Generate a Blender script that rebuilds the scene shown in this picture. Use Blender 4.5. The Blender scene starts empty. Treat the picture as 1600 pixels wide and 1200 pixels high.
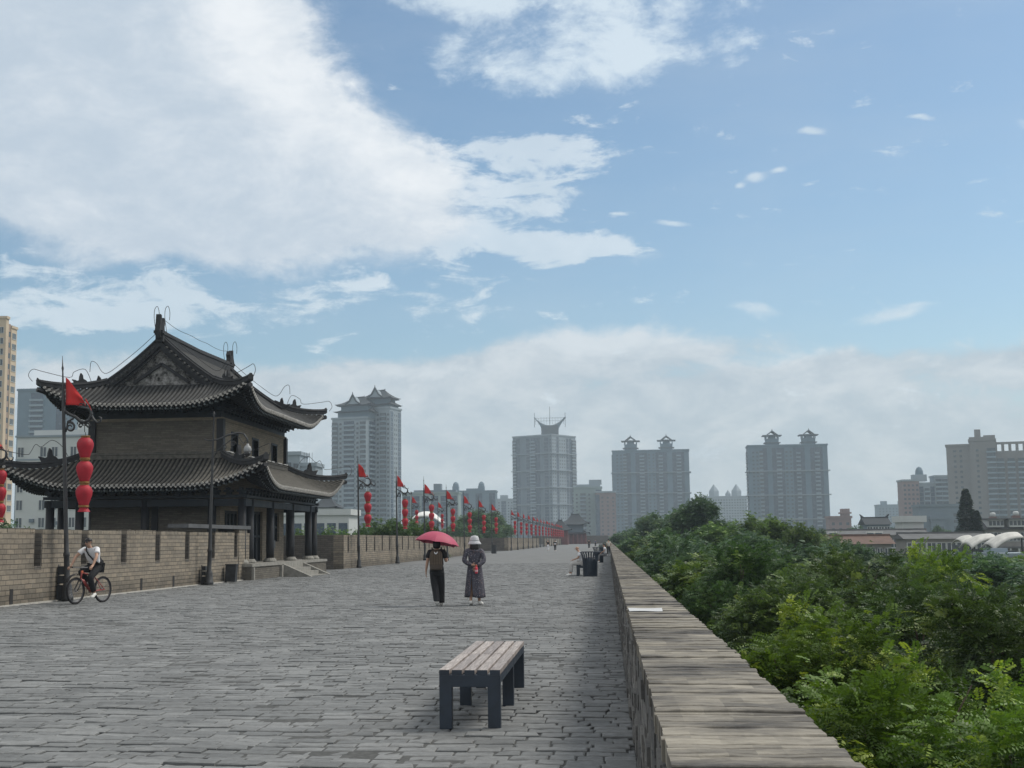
import bpy, bmesh, math, random
import numpy as np
from mathutils import Vector, Matrix
random.seed(7); RNG = np.random.default_rng(7)
S = bpy.context.scene; COL = S.collection
PI = math.pi; R = math.radians

# ---------------------------------------------------------------- camera
H = 1.6; FPX = 2036.0; PP = (720.0, 600.0); ROLL = .009; VP = (950.0, 843.0)
def cam_axes():
    c, s = math.cos(ROLL), math.sin(ROLL)
    x, y = VP[0]-PP[0], VP[1]-PP[1]
    xu, yu = c*x-s*y, s*x+c*y
    p = math.atan2(yu, FPX); a = math.atan2(xu, FPX*math.cos(p)+yu*math.sin(p))
    h = Vector((-math.sin(a), math.cos(a), 0)); r = Vector((math.cos(a), math.sin(a), 0)); u = Vector((0, 0, 1))
    F = h*math.cos(p)+u*math.sin(p); D = h*math.sin(p)-u*math.cos(p)
    return c*r+s*D, -s*r+c*D, F
RI, DI, FW = cam_axes()
cd = bpy.data.cameras.new('camera'); cam = bpy.data.objects.new('camera', cd); COL.objects.link(cam)
cd.sensor_width = 36; cd.lens = 36*FPX/1600; cd.shift_x = (800-PP[0])/1600; cd.clip_start = .1; cd.clip_end = 20000
m = Matrix((RI, -DI, -FW)).transposed().to_4x4(); m.translation = (0, 0, H); cam.matrix_world = m
S.camera = cam
def ray(x, y): return (x-PP[0])*RI+(y-PP[1])*DI+FPX*FW
def at(x, y, Y):            # the point of the world at distance Y along the wall seen at photo pixel x, y
    d = ray(x, y); return Vector((0, 0, H))+d*(Y/d.y)
def gp(x, y, z=0.0):        # the same on the level z
    d = ray(x, y); return Vector((0, 0, H))+d*((z-H)/d.z)
S.view_settings.view_transform = 'Standard'; S.view_settings.look = 'None'
S.view_settings.exposure = 0.05; S.view_settings.gamma = 1
S.cycles.max_bounces = 6; S.cycles.diffuse_bounces = 3; S.cycles.glossy_bounces = 2; S.cycles.transmission_bounces = 4
S.cycles.transparent_max_bounces = 8; S.cycles.volume_bounces = 2
S.cycles.use_denoising = True
try: S.cycles.use_light_tree = True
except Exception: pass

# ---------------------------------------------------------------- node helper
class NT:
    def __init__(s, tree): s.t = tree; s.n = tree.nodes; s.l = tree.links
    def node(s, typ, **kw):
        n = s.n.new(typ)
        for k, v in kw.items(): setattr(n, k, v)
        return n
    def put(s, sock, v):
        if isinstance(v, bpy.types.NodeSocket): s.l.new(v, sock)
        elif v is not None:
            if sock.type == 'RGBA' and len(v) == 3: v = (*v, 1)
            sock.default_value = v
    def math(s, op, a, b=None, c=None, clamp=False):
        n = s.node('ShaderNodeMath', operation=op); n.use_clamp = clamp
        for i, v in enumerate((a, b, c)):
            if v is not None: s.put(n.inputs[i], v)
        return n.outputs[0]
    def mix(s, f, a, b, mode='MIX'):
        n = s.node('ShaderNodeMix', data_type='RGBA', blend_type=mode)
        s.put(n.inputs[0], f); s.put(n.inputs[6], a); s.put(n.inputs[7], b); return n.outputs[2]
    def noise(s, vec, scale, detail=4, rough=.55, dist=0):
        n = s.node('ShaderNodeTexNoise'); s.put(n.inputs['Vector'], vec)
        s.put(n.inputs['Scale'], scale); s.put(n.inputs['Detail'], detail); s.put(n.inputs['Roughness'], rough); s.put(n.inputs['Distortion'], dist)
        return n.outputs[0]
    def ramp(s, f, lo, hi, a=0.0, b=1.0, smooth=True):
        n = s.node('ShaderNodeMapRange', interpolation_type='SMOOTHSTEP' if smooth else 'LINEAR')
        for i, v in enumerate((f, lo, hi, a, b)): s.put(n.inputs[i], v)
        return n.outputs[0]
    def comb(s, x, y, z):
        n = s.node('ShaderNodeCombineXYZ')
        for i, v in enumerate((x, y, z)): s.put(n.inputs[i], v)
        return n.outputs[0]
    def sep(s, v):
        n = s.node('ShaderNodeSeparateXYZ'); s.put(n.inputs[0], v); return n.outputs

# ---------------------------------------------------------------- sky, clouds, sun
SUN_EL, SUN_AZ = R(52), R(62)       # azimuth from +Y (along the wall) towards +X
W = bpy.data.worlds.new('World'); S.world = W; W.use_nodes = True
def world():
    g = NT(W.node_tree); g.n.clear()
    sky = g.node('ShaderNodeTexSky', sky_type='NISHITA'); sky.sun_disc = False
    sky.sun_elevation = SUN_EL; sky.sun_rotation = SUN_AZ; sky.air_density = 1.0; sky.dust_density = 1.2; sky.ozone_density = 1.5
    skyc = g.mix(1.0, sky.outputs[0], (.087, .1, .1), 'MULTIPLY')
    d = g.node('ShaderNodeTexCoord').outputs['Generated']
    x, y, z = g.sep(d)
    az = g.math('ARCTAN2', x, y); el = g.math('ARCSINE', z)
    A = lambda px: (px-950)/2036; E = lambda py: (846-py)/2036
    # warp the cloud coordinates so that edges billow
    vec = g.comb(az, g.math('MULTIPLY', el, 1.7), 0)
    w1 = g.math('SUBTRACT', g.noise(vec, 7, 3, .5), .5); w2 = g.math('SUBTRACT', g.noise(g.comb(az, el, 3.3), 9, 3, .5), .5)
    azw = g.math('ADD', az, g.math('MULTIPLY', w1, .07)); elw = g.math('ADD', el, g.math('MULTIPLY', w2, .05))
    def blob(px, py, rx, ry, rot=0, k=1.0):
        c, s = math.cos(R(rot)), math.sin(R(rot))
        dx = g.math('SUBTRACT', azw, A(px)); dy = g.math('SUBTRACT', elw, E(py))
        u = g.math('MULTIPLY_ADD', dx, c/(rx/2036), g.math('MULTIPLY', dy, s/(rx/2036)))
        v = g.math('MULTIPLY_ADD', dx, -s/(ry/2036), g.math('MULTIPLY', dy, c/(ry/2036)))
        q = g.math('MULTIPLY_ADD', u, u, g.math('MULTIPLY', v, v))
        return g.math('MULTIPLY', g.math('POWER', 2.718, g.math('MULTIPLY', q, -1.0)), k)
    def total(bs):
        t = bs[0]
        for b in bs[1:]: t = g.math('ADD', t, b)
        return t
    fb = g.noise(g.comb(az, g.math('MULTIPLY', el, 1.9), 1.0), 11, 11, .64, .35)     # billow
    ff = g.noise(g.comb(az, g.math('MULTIPLY', el, 1.6), 5.0), 30, 9, .66, .3)       # fine billow
    st = g.noise(g.comb(az, g.math('MULTIPLY', el, 3.2), 7.0), 16, 10, .62, .6)       # streaks
    fz = g.math('ADD', g.math('MULTIPLY', g.math('SUBTRACT', fb, .5), 1.0), g.math('MULTIPLY', g.math('SUBTRACT', ff, .5), .55))
    sz = g.math('ADD', g.math('MULTIPLY', g.math('SUBTRACT', st, .5), 1.4), g.math('MULTIPLY', g.math('SUBTRACT', ff, .5), .7))
    # the great bank at the left
    big = total([blob(20, 60, 400, 260, 0, 1.4), blob(180, 240, 440, 140, -8, 1.1), blob(500, 240, 150, 90, -28, .8), blob(330, 40, 90, 110, 0, .5),
                 blob(420, 330, 280, 74, -3, .9), blob(390, 110, 90, 100, -40, .5), blob(640, 250, 80, 60, -30, .25)])
    c1 = g.ramp(g.math('MULTIPLY_ADD', fz, 1.0, big), .34, .82)
    # white tongues at its right end, thin streaks below it
    tong = total([blob(860, 236, 150, 30, 2, 1.05), blob(840, 296, 160, 38, -5, .85), blob(740, 378, 270, 30, -3, 1.15), blob(920, 400, 110, 20, 4, 1.0), blob(690, 300, 150, 80, 0, .8),
                  blob(965, 345, 50, 9, 0, .6), blob(620, 462, 180, 34, -3, .85), blob(110, 460, 230, 60, 0, .9), blob(170, 505, 260, 26, 0, .9), blob(290, 470, 60, 40, -30, .5)])
    c2 = g.ramp(g.math('MULTIPLY_ADD', sz, 2.8, tong), .42, 1.15)
    # the broken cloud at the top, the small puffs
    top = total([blob(900, 0, 260, 75, 0, 1.0), blob(1000, 95, 170, 70, 10, .75), blob(800, 125, 110, 34, 0, .55), blob(1540, -8, 150, 32, 0, 1), blob(745, -5, 90, 60, 0, .7), blob(700, 85, 40, 60, -20, .3), blob(590, 5, 60, 18, 0, .6)])
    c3 = g.ramp(g.math('MULTIPLY_ADD', fz, 2.3, top), .38, 1.15)
    puf = total([blob(1280, 246, 36, 9, -5, 1.2), blob(1437, 243, 28, 9, 0, 1.3), blob(1578, 258, 38, 11, -8, 1.1), blob(1190, 303, 24, 9, 0, 1.2), blob(1072, 369, 34, 8, 0, 1.1),
                 blob(1157, 312, 11, 6, 0, 1.1), blob(1232, 296, 18, 7, 0, 1), blob(1185, 482, 55, 14, 0, .9), blob(1380, 500, 80, 17, 12, 1.1), blob(830, 438, 20, 8, 0, .8), blob(580, 411, 44, 11, 0, 1.0), blob(1160, 425, 60, 18, 30, .5), blob(1030, 430, 60, 16, 0, .6)])
    c4 = g.ramp(g.math('MULTIPLY_ADD', sz, 1.3, puf), .45, 1.25)
    # the low bank over the city
    low = total([blob(930, 552, 290, 34, 5, 1.0), blob(560, 600, 170, 28, 0, .75), blob(1230, 590, 300, 34, 4, .6), blob(1620, 590, 170, 36, 0, .7), blob(1000, 680, 900, 95, 0, 1.1), blob(900, 830, 2600, 110, 0, 1.5), blob(120, 620, 420, 90, 0, .55)])
    c5 = g.ramp(g.math('MULTIPLY_ADD', fz, 1.25, low), .36, .92)
    veil = g.math('MULTIPLY', g.ramp(g.noise(g.comb(az, g.math('MULTIPLY', el, 3), 4.4), 5, 6, .6), .35, .8), .14)
    mx = lambda a, b: g.math('MAXIMUM', a, b)
    # brightness inside the clouds: lit rims against grey bellies
    lit = total([blob(470, 150, 150, 110, -45, .9), blob(370, 40, 90, 60, -60, .7), blob(640, 250, 140, 70, -30, .5), blob(700, 320, 250, 60, 0, .25)])
    tone = g.math('ADD', g.math('MULTIPLY', fz, 1.0), g.math('MULTIPLY', lit, .5))
    t01 = g.ramp(tone, -.2, .7)
    ccol = g.mix(t01, (.45, .53, .615), (.76, .79, .815))
    lcol = g.mix(g.ramp(fz, -.2, .25), (.40, .465, .525), (.585, .62, .65))
    col = g.mix(veil, skyc, (.50, .57, .63))
    rim = total([blob(960, 535, 190, 26, 4, 1), blob(1230, 560, 160, 18, 4, .6), blob(640, 580, 120, 20, 0, .6), blob(1590, 555, 120, 22, 0, .8)])
    lcol = g.mix(g.math('MULTIPLY', g.ramp(g.math('MULTIPLY_ADD', fz, .9, rim), .2, .9), .75), lcol, (.68, .715, .74))
    col = g.mix(g.math('MULTIPLY', c5, .85), col, lcol)
    col = g.mix(g.math('MULTIPLY', mx(c2, c4), .72), col, g.mix(t01, (.58, .66, .72), (.78, .83, .86)))
    col = g.mix(g.math('MULTIPLY', c3, .78), col, (.66, .745, .80))
    col = g.mix(g.math('MULTIPLY', c1, .96), col, ccol)
    # unseen sky away from the view: grey-white cloud added to neutralise the blue light
    wide = g.math('MULTIPLY', g.ramp(g.noise(d, 2.2, 7, .6), .28, .52), mx(g.ramp(g.math('ABSOLUTE', az), .5, .8), g.ramp(el, .5, .7)))
    col = g.mix(wide, col, (.66, .67, .67))
    bg = g.node('ShaderNodeBackground'); g.put(bg.inputs[0], col); bg.inputs[1].default_value = 1.15
    out = g.node('ShaderNodeOutputWorld'); g.l.new(bg.outputs[0], out.inputs[0])
world()
W.cycles.sampling_method = 'MANUAL'; W.cycles.sample_map_resolution = 512
sl = bpy.data.lights.new('sun', 'SUN'); sl.energy = 2.5; sl.angle = R(20); sl.color = (1, .94, .84)
sun = bpy.data.objects.new('sun', sl); COL.objects.link(sun)
sd = Vector((math.sin(SUN_AZ)*math.cos(SUN_EL), math.cos(SUN_AZ)*math.cos(SUN_EL), math.sin(SUN_EL)))
sun.rotation_euler = sd.to_track_quat('Z', 'Y').to_euler(); sun.location = (60, 60, 120)

# ---------------------------------------------------------------- materials
MATS = {}
def newmat(name):
    mt = bpy.data.materials.new(name); mt.use_nodes = True; g = NT(mt.node_tree); g.n.clear()
    b = g.node('ShaderNodeBsdfPrincipled'); o = g.node('ShaderNodeOutputMaterial'); g.l.new(b.outputs[0], o.inputs[0])
    MATS[name] = mt; return mt, g, b
def M(name, col, rough=.75, var=.15, scale=4.0, bump=0.0, metal=0.0, space='Object', spec=.3, obj=0.0):
    """plain procedural material: noise-varied colour, roughness and a little bump"""
    if name in MATS: return MATS[name]
    mt, g, b = newmat(name)
    v = g.node('ShaderNodeTexCoord').outputs['Object'] if space == 'Object' else g.node('ShaderNodeNewGeometry').outputs['Position']
    n = g.noise(v, scale, 6, .6)
    c = g.mix(g.ramp(n, .3, .7), tuple(max(0, k*(1-var)) for k in col), tuple(min(1, k*(1+var)) for k in col))
    if obj:
        r = g.node('ShaderNodeObjectInfo').outputs['Random']
        c = g.mix(1, c, g.comb(g.ramp(r, 0, 1, 1-obj, 1+obj), g.ramp(r, 0, 1, 1-obj, 1+obj), g.ramp(r, 0, 1, 1-obj, 1+obj)), 'MULTIPLY')
    g.put(b.inputs['Base Color'], c); b.inputs['Metallic'].default_value = metal; b.inputs['Specular IOR Level'].default_value = spec
    g.put(b.inputs['Roughness'], g.ramp(n, .2, .8, max(.05, rough-.12), min(1, rough+.1)))
    if bump:
        bp = g.node('ShaderNodeBump'); bp.inputs['Strength'].default_value = bump; bp.inputs['Distance'].default_value = .02
        g.put(bp.inputs['Height'], g.noise(v, scale*5, 4, .6)); g.l.new(bp.outputs[0], b.inputs['Normal'])
    return mt
def brick_mat(name, c1, c2, mortar, bw=.45, bh=.13, gap=.012, stain=(.5, .5, .5), stain_amt=.4, bump=.6, lime=0.0, foot_z=None):
    """masonry running along world x or y with courses in z"""
    mt, g, b = newmat(name)
    p = g.node('ShaderNodeNewGeometry').outputs['Position']; x, y, z = g.sep(p)
    wob = g.math('MULTIPLY', g.math('SUBTRACT', g.noise(p, 1.7, 3), .5), .05)
    u = g.math('ADD', g.math('ADD', x, y), wob); v = g.math('ADD', z, g.math('MULTIPLY', wob, .35))
    bt = g.node('ShaderNodeTexBrick'); bt.offset = .5; g.put(bt.inputs['Vector'], g.comb(u, v, 0))
    bt.inputs['Scale'].default_value = 1; bt.inputs['Brick Width'].default_value = bw; bt.inputs['Row Height'].default_value = bh
    bt.inputs['Mortar Size'].default_value = gap; bt.inputs['Mortar Smooth'].default_value = .3; bt.inputs['Bias'].default_value = 0
    g.put(bt.inputs['Color1'], c1); g.put(bt.inputs['Color2'], c2); g.put(bt.inputs['Mortar'], mortar)
    n1 = g.noise(g.comb(u, g.math('MULTIPLY', v, 2.0), 0), .55, 7, .65); n2 = g.noise(p, 9, 5, .65)
    c = g.mix(g.math('MULTIPLY', g.ramp(n1, .45, .75), stain_amt), bt.outputs[0], stain, 'MULTIPLY')
    c = g.mix(g.ramp(n2, .3, .75, 0, .45), c, (.62, .62, .62), 'MULTIPLY')
    if lime: c = g.mix(g.math('MULTIPLY', g.ramp(g.noise(p, 2.3, 6, .7), .58, .75), lime), c, (.42, .41, .38))
    if foot_z:
        zz = g.math('ADD', z, g.math('MULTIPLY', g.math('SUBTRACT', g.noise(p, 1.2, 5), .5), .7))
        c = g.mix(g.ramp(zz, foot_z[0], foot_z[1], foot_z[2], 0), c, (.42, .43, .45), 'MULTIPLY')  # darker towards the foot of the wall
    g.put(b.inputs['Base Color'], c); b.inputs['Roughness'].default_value = .9; b.inputs['Specular IOR Level'].default_value = .15
    bp = g.node('ShaderNodeBump'); bp.inputs['Strength'].default_value = bump; bp.inputs['Distance'].default_value = .02
    g.put(bp.inputs['Height'], g.math('ADD', g.math('MULTIPLY', bt.outputs['Fac'], -1), g.math('MULTIPLY', n2, .8)))
    g.l.new(bp.outputs[0], b.inputs['Normal']); return mt
def cell_mat(name, ca, cb, dark, rough=.85, stain=.5, nscale=(1, 1, 1), tint=None):
    """bricks built one by one: colour from a per-brick attribute, with grain and weathering"""
    mt, g, b = newmat(name)
    at_ = g.node('ShaderNodeAttribute', attribute_name='rnd'); p = g.node('ShaderNodeNewGeometry').outputs['Position']
    c = g.mix(at_.outputs['Fac'], ca, cb)
    ps = g.node('ShaderNodeVectorMath', operation='MULTIPLY'); g.put(ps.inputs[0], p); ps.inputs[1].default_value = nscale
    n1 = g.noise(ps.outputs[0], .8, 7, .68); n2 = g.noise(ps.outputs[0], 14, 6, .7)
    c = g.mix(g.math('MULTIPLY', g.ramp(n1, .40, .64), stain), c, dark)
    c = g.mix(g.ramp(n2, .3, .72, 0, .55), c, (.55, .55, .56), 'MULTIPLY')
    if tint: c = g.mix(g.math('MULTIPLY', g.ramp(g.noise(p, .28, 4, .6), .45, .7), .5), c, tint, 'MULTIPLY')
    g.put(b.inputs['Base Color'], c); g.put(b.inputs['Roughness'], g.ramp(n2, .2, .8, rough-.15, rough+.1)); b.inputs['Specular IOR Level'].default_value = .3
    bp = g.node('ShaderNodeBump'); bp.inputs['Strength'].default_value = .7; bp.inputs['Distance'].default_value = .012
    g.put(bp.inputs['Height'], n2); g.l.new(bp.outputs[0], b.inputs['Normal']); return mt
def leaf_mat(name, dark, mid, light, trans=.35):
    mt, g, b = newmat(name); g.n.remove(b)
    a = g.node('ShaderNodeAttribute', attribute_name='rnd').outputs['Fac']; r = g.node('ShaderNodeObjectInfo').outputs['Random']
    c = g.mix(g.ramp(a, .1, .55), dark, mid); c = g.mix(g.ramp(a, .55, .95), c, light)
    hs = g.node('ShaderNodeHueSaturation'); g.put(hs.inputs['Color'], c); g.put(hs.inputs['Hue'], g.ramp(r, 0, 1, .485, .515, False)); g.put(hs.inputs['Value'], g.ramp(g.math('FRACT', g.math('MULTIPLY', r, 7.3)), 0, 1, .72, 1.25, False))
    d = g.node('ShaderNodeBsdfPrincipled'); g.l.new(hs.outputs[0], d.inputs['Base Color']); d.inputs['Roughness'].default_value = .5; d.inputs['Specular IOR Level'].default_value = .3
    t = g.node('ShaderNodeBsdfTranslucent'); g.put(t.inputs[0], g.mix(1, hs.outputs[0], (1.15, 1.15, .6), 'MULTIPLY'))
    s = g.node('ShaderNodeMixShader'); s.inputs[0].default_value = trans
    g.l.new(d.outputs[0], s.inputs[1]); g.l.new(t.outputs[0], s.inputs[2]); g.l.new(s.outputs[0], g.n['Material Output'].inputs[0]); return mt

# ---------------------------------------------------------------- mesh and object helpers
def tag(o, label=None, cat=None, group=None, kind=None):
    if label: o['label'] = label
    if cat: o['category'] = cat
    if group: o['group'] = group
    if kind: o['kind'] = kind
    return o
def thing(name, label, cat, loc=(0, 0, 0), rz=0.0, group=None):
    o = bpy.data.objects.new(name, None); COL.objects.link(o); o.location = loc; o.rotation_euler = (0, 0, rz); o.empty_display_size = .2
    return tag(o, label, cat, group)
class MB:
    """collects shapes into one mesh; o is subtracted from every point when built in world space"""
    def __init__(s, o=(0, 0, 0)): s.v = []; s.f = []; s.o = Vector(o); s.a = []
    def add(s, vs, fs):
        k = len(s.v); s.v.extend(tuple(v) for v in vs); s.f.extend(tuple(i+k for i in f) for f in fs); return s
    def box(s, x0, x1, y0, y1, z0, z1):
        return s.add([(x0, y0, z0), (x1, y0, z0), (x1, y1, z0), (x0, y1, z0), (x0, y0, z1), (x1, y0, z1), (x1, y1, z1), (x0, y1, z1)],
                     [(0, 3, 2, 1), (4, 5, 6, 7), (0, 1, 5, 4), (1, 2, 6, 5), (2, 3, 7, 6), (3, 0, 4, 7)])
    def cbox(s, c, d, rz=0.0, rx=0.0, ry=0.0):
        m = Matrix.Translation(c) @ Matrix.Rotation(rz, 4, 'Z') @ Matrix.Rotation(ry, 4, 'Y') @ Matrix.Rotation(rx, 4, 'X')
        vs = [m @ Vector((sx*d[0]/2, sy*d[1]/2, sz*d[2]/2)) for sz in (-1, 1) for sx, sy in ((-1, -1), (1, -1), (1, 1), (-1, 1))]
        return s.add(vs, [(0, 3, 2, 1), (4, 5, 6, 7), (0, 1, 5, 4), (1, 2, 6, 5), (2, 3, 7, 6), (3, 0, 4, 7)])
    def prism(s, poly, axis, a, b):
        """poly in the two other axes, extruded along axis 'x','y' or 'z' from a to b"""
        n = len(poly)
        mk = {'x': lambda p, t: (t, p[0], p[1]), 'y': lambda p, t: (p[0], t, p[1]), 'z': lambda p, t: (p[0], p[1], t)}[axis]
        vs = [mk(p, a) for p in poly]+[mk(p, b) for p in poly]
        return s.add(vs, [tuple(range(n))[::-1], tuple(range(n, 2*n))]+[(i, (i+1) % n, n+(i+1) % n, n+i) for i in range(n)])
    def tube(s, pts, rad, n=8, cap=True, flat=None):
        pts = [Vector(p) for p in pts]; k = len(s.v); m = len(pts)
        rr = rad if hasattr(rad, '__len__') else [rad]*m; prev = None
        for i, p in enumerate(pts):
            t = (pts[min(i+1, m-1)]-pts[max(i-1, 0)]).normalized()
            if prev is None: a = t.orthogonal().normalized()
            else: a = (prev-t*prev.dot(t)).normalized()
            prev = a; b = t.cross(a)
            for j in range(n):
                w = 2*PI*j/n; s.v.append(tuple(p+(a*math.cos(w)+b*math.sin(w))*rr[i]))
        for i in range(m-1):
            for j in range(n): s.f.append((k+i*n+j, k+i*n+(j+1) % n, k+(i+1)*n+(j+1) % n, k+(i+1)*n+j))
        if cap: s.f.append(tuple(k+j for j in range(n))[::-1]); s.f.append(tuple(k+(m-1)*n+j for j in range(n)))
        return s
    def lathe(s, prof, c=(0, 0, 0), n=14, wob=None, cap=True):
        k = len(s.v); m = len(prof)
        for r, z in prof:
            for j in range(n):
                w = 2*PI*j/n; q = r*(1+(wob(w) if wob else 0)); s.v.append((c[0]+q*math.cos(w), c[1]+q*math.sin(w), c[2]+z))
        for i in range(m-1):
            for j in range(n): s.f.append((k+i*n+j, k+i*n+(j+1) % n, k+(i+1)*n+(j+1) % n, k+(i+1)*n+j))
        if cap: s.f.append(tuple(k+j for j in range(n))[::-1]); s.f.append(tuple(k+(m-1)*n+j for j in range(n)))
        return s
    def grid(s, fn, nu, nv):
        k = len(s.v)
        for i in range(nu+1):
            for j in range(nv+1): s.v.append(tuple(fn(i/nu, j/nv)))
        for i in range(nu):
            for j in range(nv): s.f.append((k+i*(nv+1)+j, k+(i+1)*(nv+1)+j, k+(i+1)*(nv+1)+j+1, k+i*(nv+1)+j+1))
        return s
    def ball(s, c, r, nu=10, nv=7):
        r = r if hasattr(r, '__len__') else (r, r, r)
        return s.grid(lambda u, v: (c[0]+r[0]*math.cos(2*PI*u)*math.sin(PI*v), c[1]+r[1]*math.sin(2*PI*u)*math.sin(PI*v), c[2]-r[2]*math.cos(PI*v)), nu, nv)
    def xf(s, mat, k0=0):
        for i in range(k0, len(s.v)): s.v[i] = tuple(mat @ Vector(s.v[i]))
        return s
    def build(s, name, mat, parent=None, smooth=False, rnd=None, bevel=0.0, weld=False):
        me = bpy.data.meshes.new(name)
        o_ = s.o; me.from_pydata([(a-o_.x, b-o_.y, c-o_.z) for a, b, c in s.v], [], s.f)
        if weld:
            bm = bmesh.new(); bm.from_mesh(me); bmesh.ops.remove_doubles(bm, verts=bm.verts, dist=1e-4); bmesh.ops.recalc_face_normals(bm, faces=bm.faces); bm.to_mesh(me); bm.free()
        me.update()
        if smooth: me.polygons.foreach_set('use_smooth', [True]*len(me.polygons))
        if rnd is not None:
            a = me.attributes.new('rnd', 'FLOAT', 'FACE'); a.data.foreach_set('value', np.asarray(rnd, dtype=np.float32))
        for q in (mat if isinstance(mat, (list, tuple)) else [mat]): me.materials.append(q)
        ob = bpy.data.objects.new(name, me); COL.objects.link(ob)
        if parent is not None: ob.parent = parent
        else: ob.location = s.o
        if bevel:
            md = ob.modifiers.new('bevel', 'BEVEL'); md.width = bevel; md.segments = 2; md.limit_method = 'ANGLE'
        return ob
def copy_tree(o, parent=None):
    c = o.copy(); COL.objects.link(c); c.parent = parent
    for ch in o.children: copy_tree(ch, c)
    return c
def skin(name, nodes, edges, mat, parent, root, sub=2):
    """continuous body surface grown over a skeleton; nodes name -> (point, radius or (rx, ry))"""
    bm = bmesh.new(); lay = bm.verts.layers.skin.verify(); d = {}
    for k, (p, r) in nodes.items():
        v = bm.verts.new(p); d[k] = v; v[lay].radius = r if hasattr(r, '__len__') else (r, r); v[lay].use_root = (k in root)
    for e in edges:
        for a, b in zip(e[:-1], e[1:]): bm.edges.new((d[a], d[b]))
    me = bpy.data.meshes.new(name); bm.to_mesh(me); bm.free(); me.materials.append(mat)
    ob = bpy.data.objects.new(name, me); COL.objects.link(ob); ob.parent = parent
    sk = ob.modifiers.new('skin', 'SKIN'); sk.use_smooth_shade = True; sk.branch_smoothing = .3
    ss = ob.modifiers.new('sub', 'SUBSURF'); ss.levels = sub; ss.render_levels = sub
    return ob
# ---------------------------------------------------------------- the setting
WX = -15.7        # inner face of the left parapet
RX0, RX1 = .18, .70; RH = .95   # right parapet
GZ = -12.0        # the park and the streets below the wall
m_gap = M('joint_soil', (.075, .077, .076), .95, .3, 20, space='P')
m_pave = cell_mat('grey_paving_brick', (.166, .174, .177), (.246, .254, .256), (.120, .125, .127), .8, .6, (.9, 1.1, 1), (.82, .83, .83))
m_cap = cell_mat('weathered_cap_brick', (.20, .186, .160), (.345, .318, .265), (.066, .063, .061), .85, 1.0, (1.1, 2.2, 1))
m_wall = brick_mat('tan_wall_brick', (.315, .272, .215), (.225, .202, .168), (.14, .13, .112), .46, .135, .012, (.5, .5, .52), .8, .9, .35, (.1, .6, .6))
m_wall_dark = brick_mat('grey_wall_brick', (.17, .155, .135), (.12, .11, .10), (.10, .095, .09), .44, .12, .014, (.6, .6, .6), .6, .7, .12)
m_inner = brick_mat('parapet_inner_brick', (.24, .235, .225), (.165, .165, .16), (.12, .12, .12), .42, .11, .012, (.42, .42, .42), .9, 1.6, .22)
m_mortar_strip = M('pale_mortar', (.42, .41, .38), .9, .15, 6, .3, space='P')
m_ground = M('park_soil', (.07, .085, .05), .95, .35, .08, space='P')
m_asphalt = M('asphalt', (.055, .055, .058), .9, .2, 2, space='P')

# terrain: one sheet to the horizon
t = MB().grid(lambda u, v: (-6000+12000*u, -400+8400*v, GZ), 24, 20)
tag(t.build('terrain', m_ground), kind='structure')
# bed of the paving on the wall top
t = MB().box(-24.6, RX1, -4, 640, -.5, -.012)
tag(t.build('pavement_bed', m_gap), kind='structure')

def paving(y0, y1, x0, x1, name):
    vs, fs, rn = [], [], []
    bl, bw = .29, .195; k = 0; y = y0; r = 0
    while y < y1:
        w = bw*random.choice((1, 1, 1, .92, 1.08)); x = x0-random.random()*bl
        rowz = random.gauss(0, .0025)
        while x < x1:
            l = bl*random.choice((1, 1, 1.15, .9, .7, 1.4, .85, 1.05)); dy = random.gauss(0, .006); xa, xb = max(x, x0), min(x+l, x1)
            if xb-xa > .05:
                g = .0025+.004*random.random(); h = rowz+random.gauss(0, .0045); tx, ty = random.gauss(0, .006), random.gauss(0, .012)
                j = lambda k: random.random()**2*k
                cx, cy = (xa+xb)/2, y+w/2+dy; b = .011; L_ = xb-xa; wide = .022 if random.random() < .22 else .010
                xs = [xa+g+j(.008), xa+L_*(.3+.1*random.random()), xa+L_*(.62+.1*random.random()), xb-g-j(.008)]
                a = [(xs[i], y+dy+g+j(.014)) for i in range(4)]+[(xs[3-i], y+dy+w-g-j(wide)) for i in range(4)]
                if random.random() < .3:        # a broken corner
                    i = random.choice((0, 3, 4, 7)); px, py = a[i]; a[i] = (px+(.035 if px < cx else -.035)*random.random(), py+(.03 if py < cy else -.03)*random.random())
                top = []
                for px, py in a:
                    qx = px+(b if px < cx else -b)*(.4 if abs(px-cx) < L_*.3 else 1); qy = py+(b if py < cy else -b)
                    top.append((qx, qy, h+tx*(qx-cx)+ty*(qy-cy)+random.gauss(0, .0018)))
                vs += [(px, py, -.014) for px, py in a]+[(px, py, h-.006) for px, py in a]+top
                for i in range(8):
                    n_ = (i+1) % 8; fs.append((k+i, k+n_, k+8+n_, k+8+i)); fs.append((k+8+i, k+8+n_, k+16+n_, k+16+i))
                fs += [(k+16, k+17, k+22, k+23), (k+17, k+18, k+21, k+22), (k+18, k+19, k+20, k+21)]; k += 24
                q = random.random(); q = q if random.random() > .05 else 1.6
                rn += [q]*19
            x += l
        y += w; r += 1
    sn = math.sin
    vs = [(px, py+.022*sn(px*1.7+py*.9)+.013*sn(px*4.3-py*2.1)+.02*sn(px*.5-py*.23), pz+.006*sn(px*1.3+py*.7)) for px, py, pz in vs]
    mb = MB(); mb.v = vs; mb.f = fs
    return mb.build(name, m_pave, rnd=rn)
tag(paving(6.5, 92, WX, RX0, 'pavement'), kind='structure')
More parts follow.
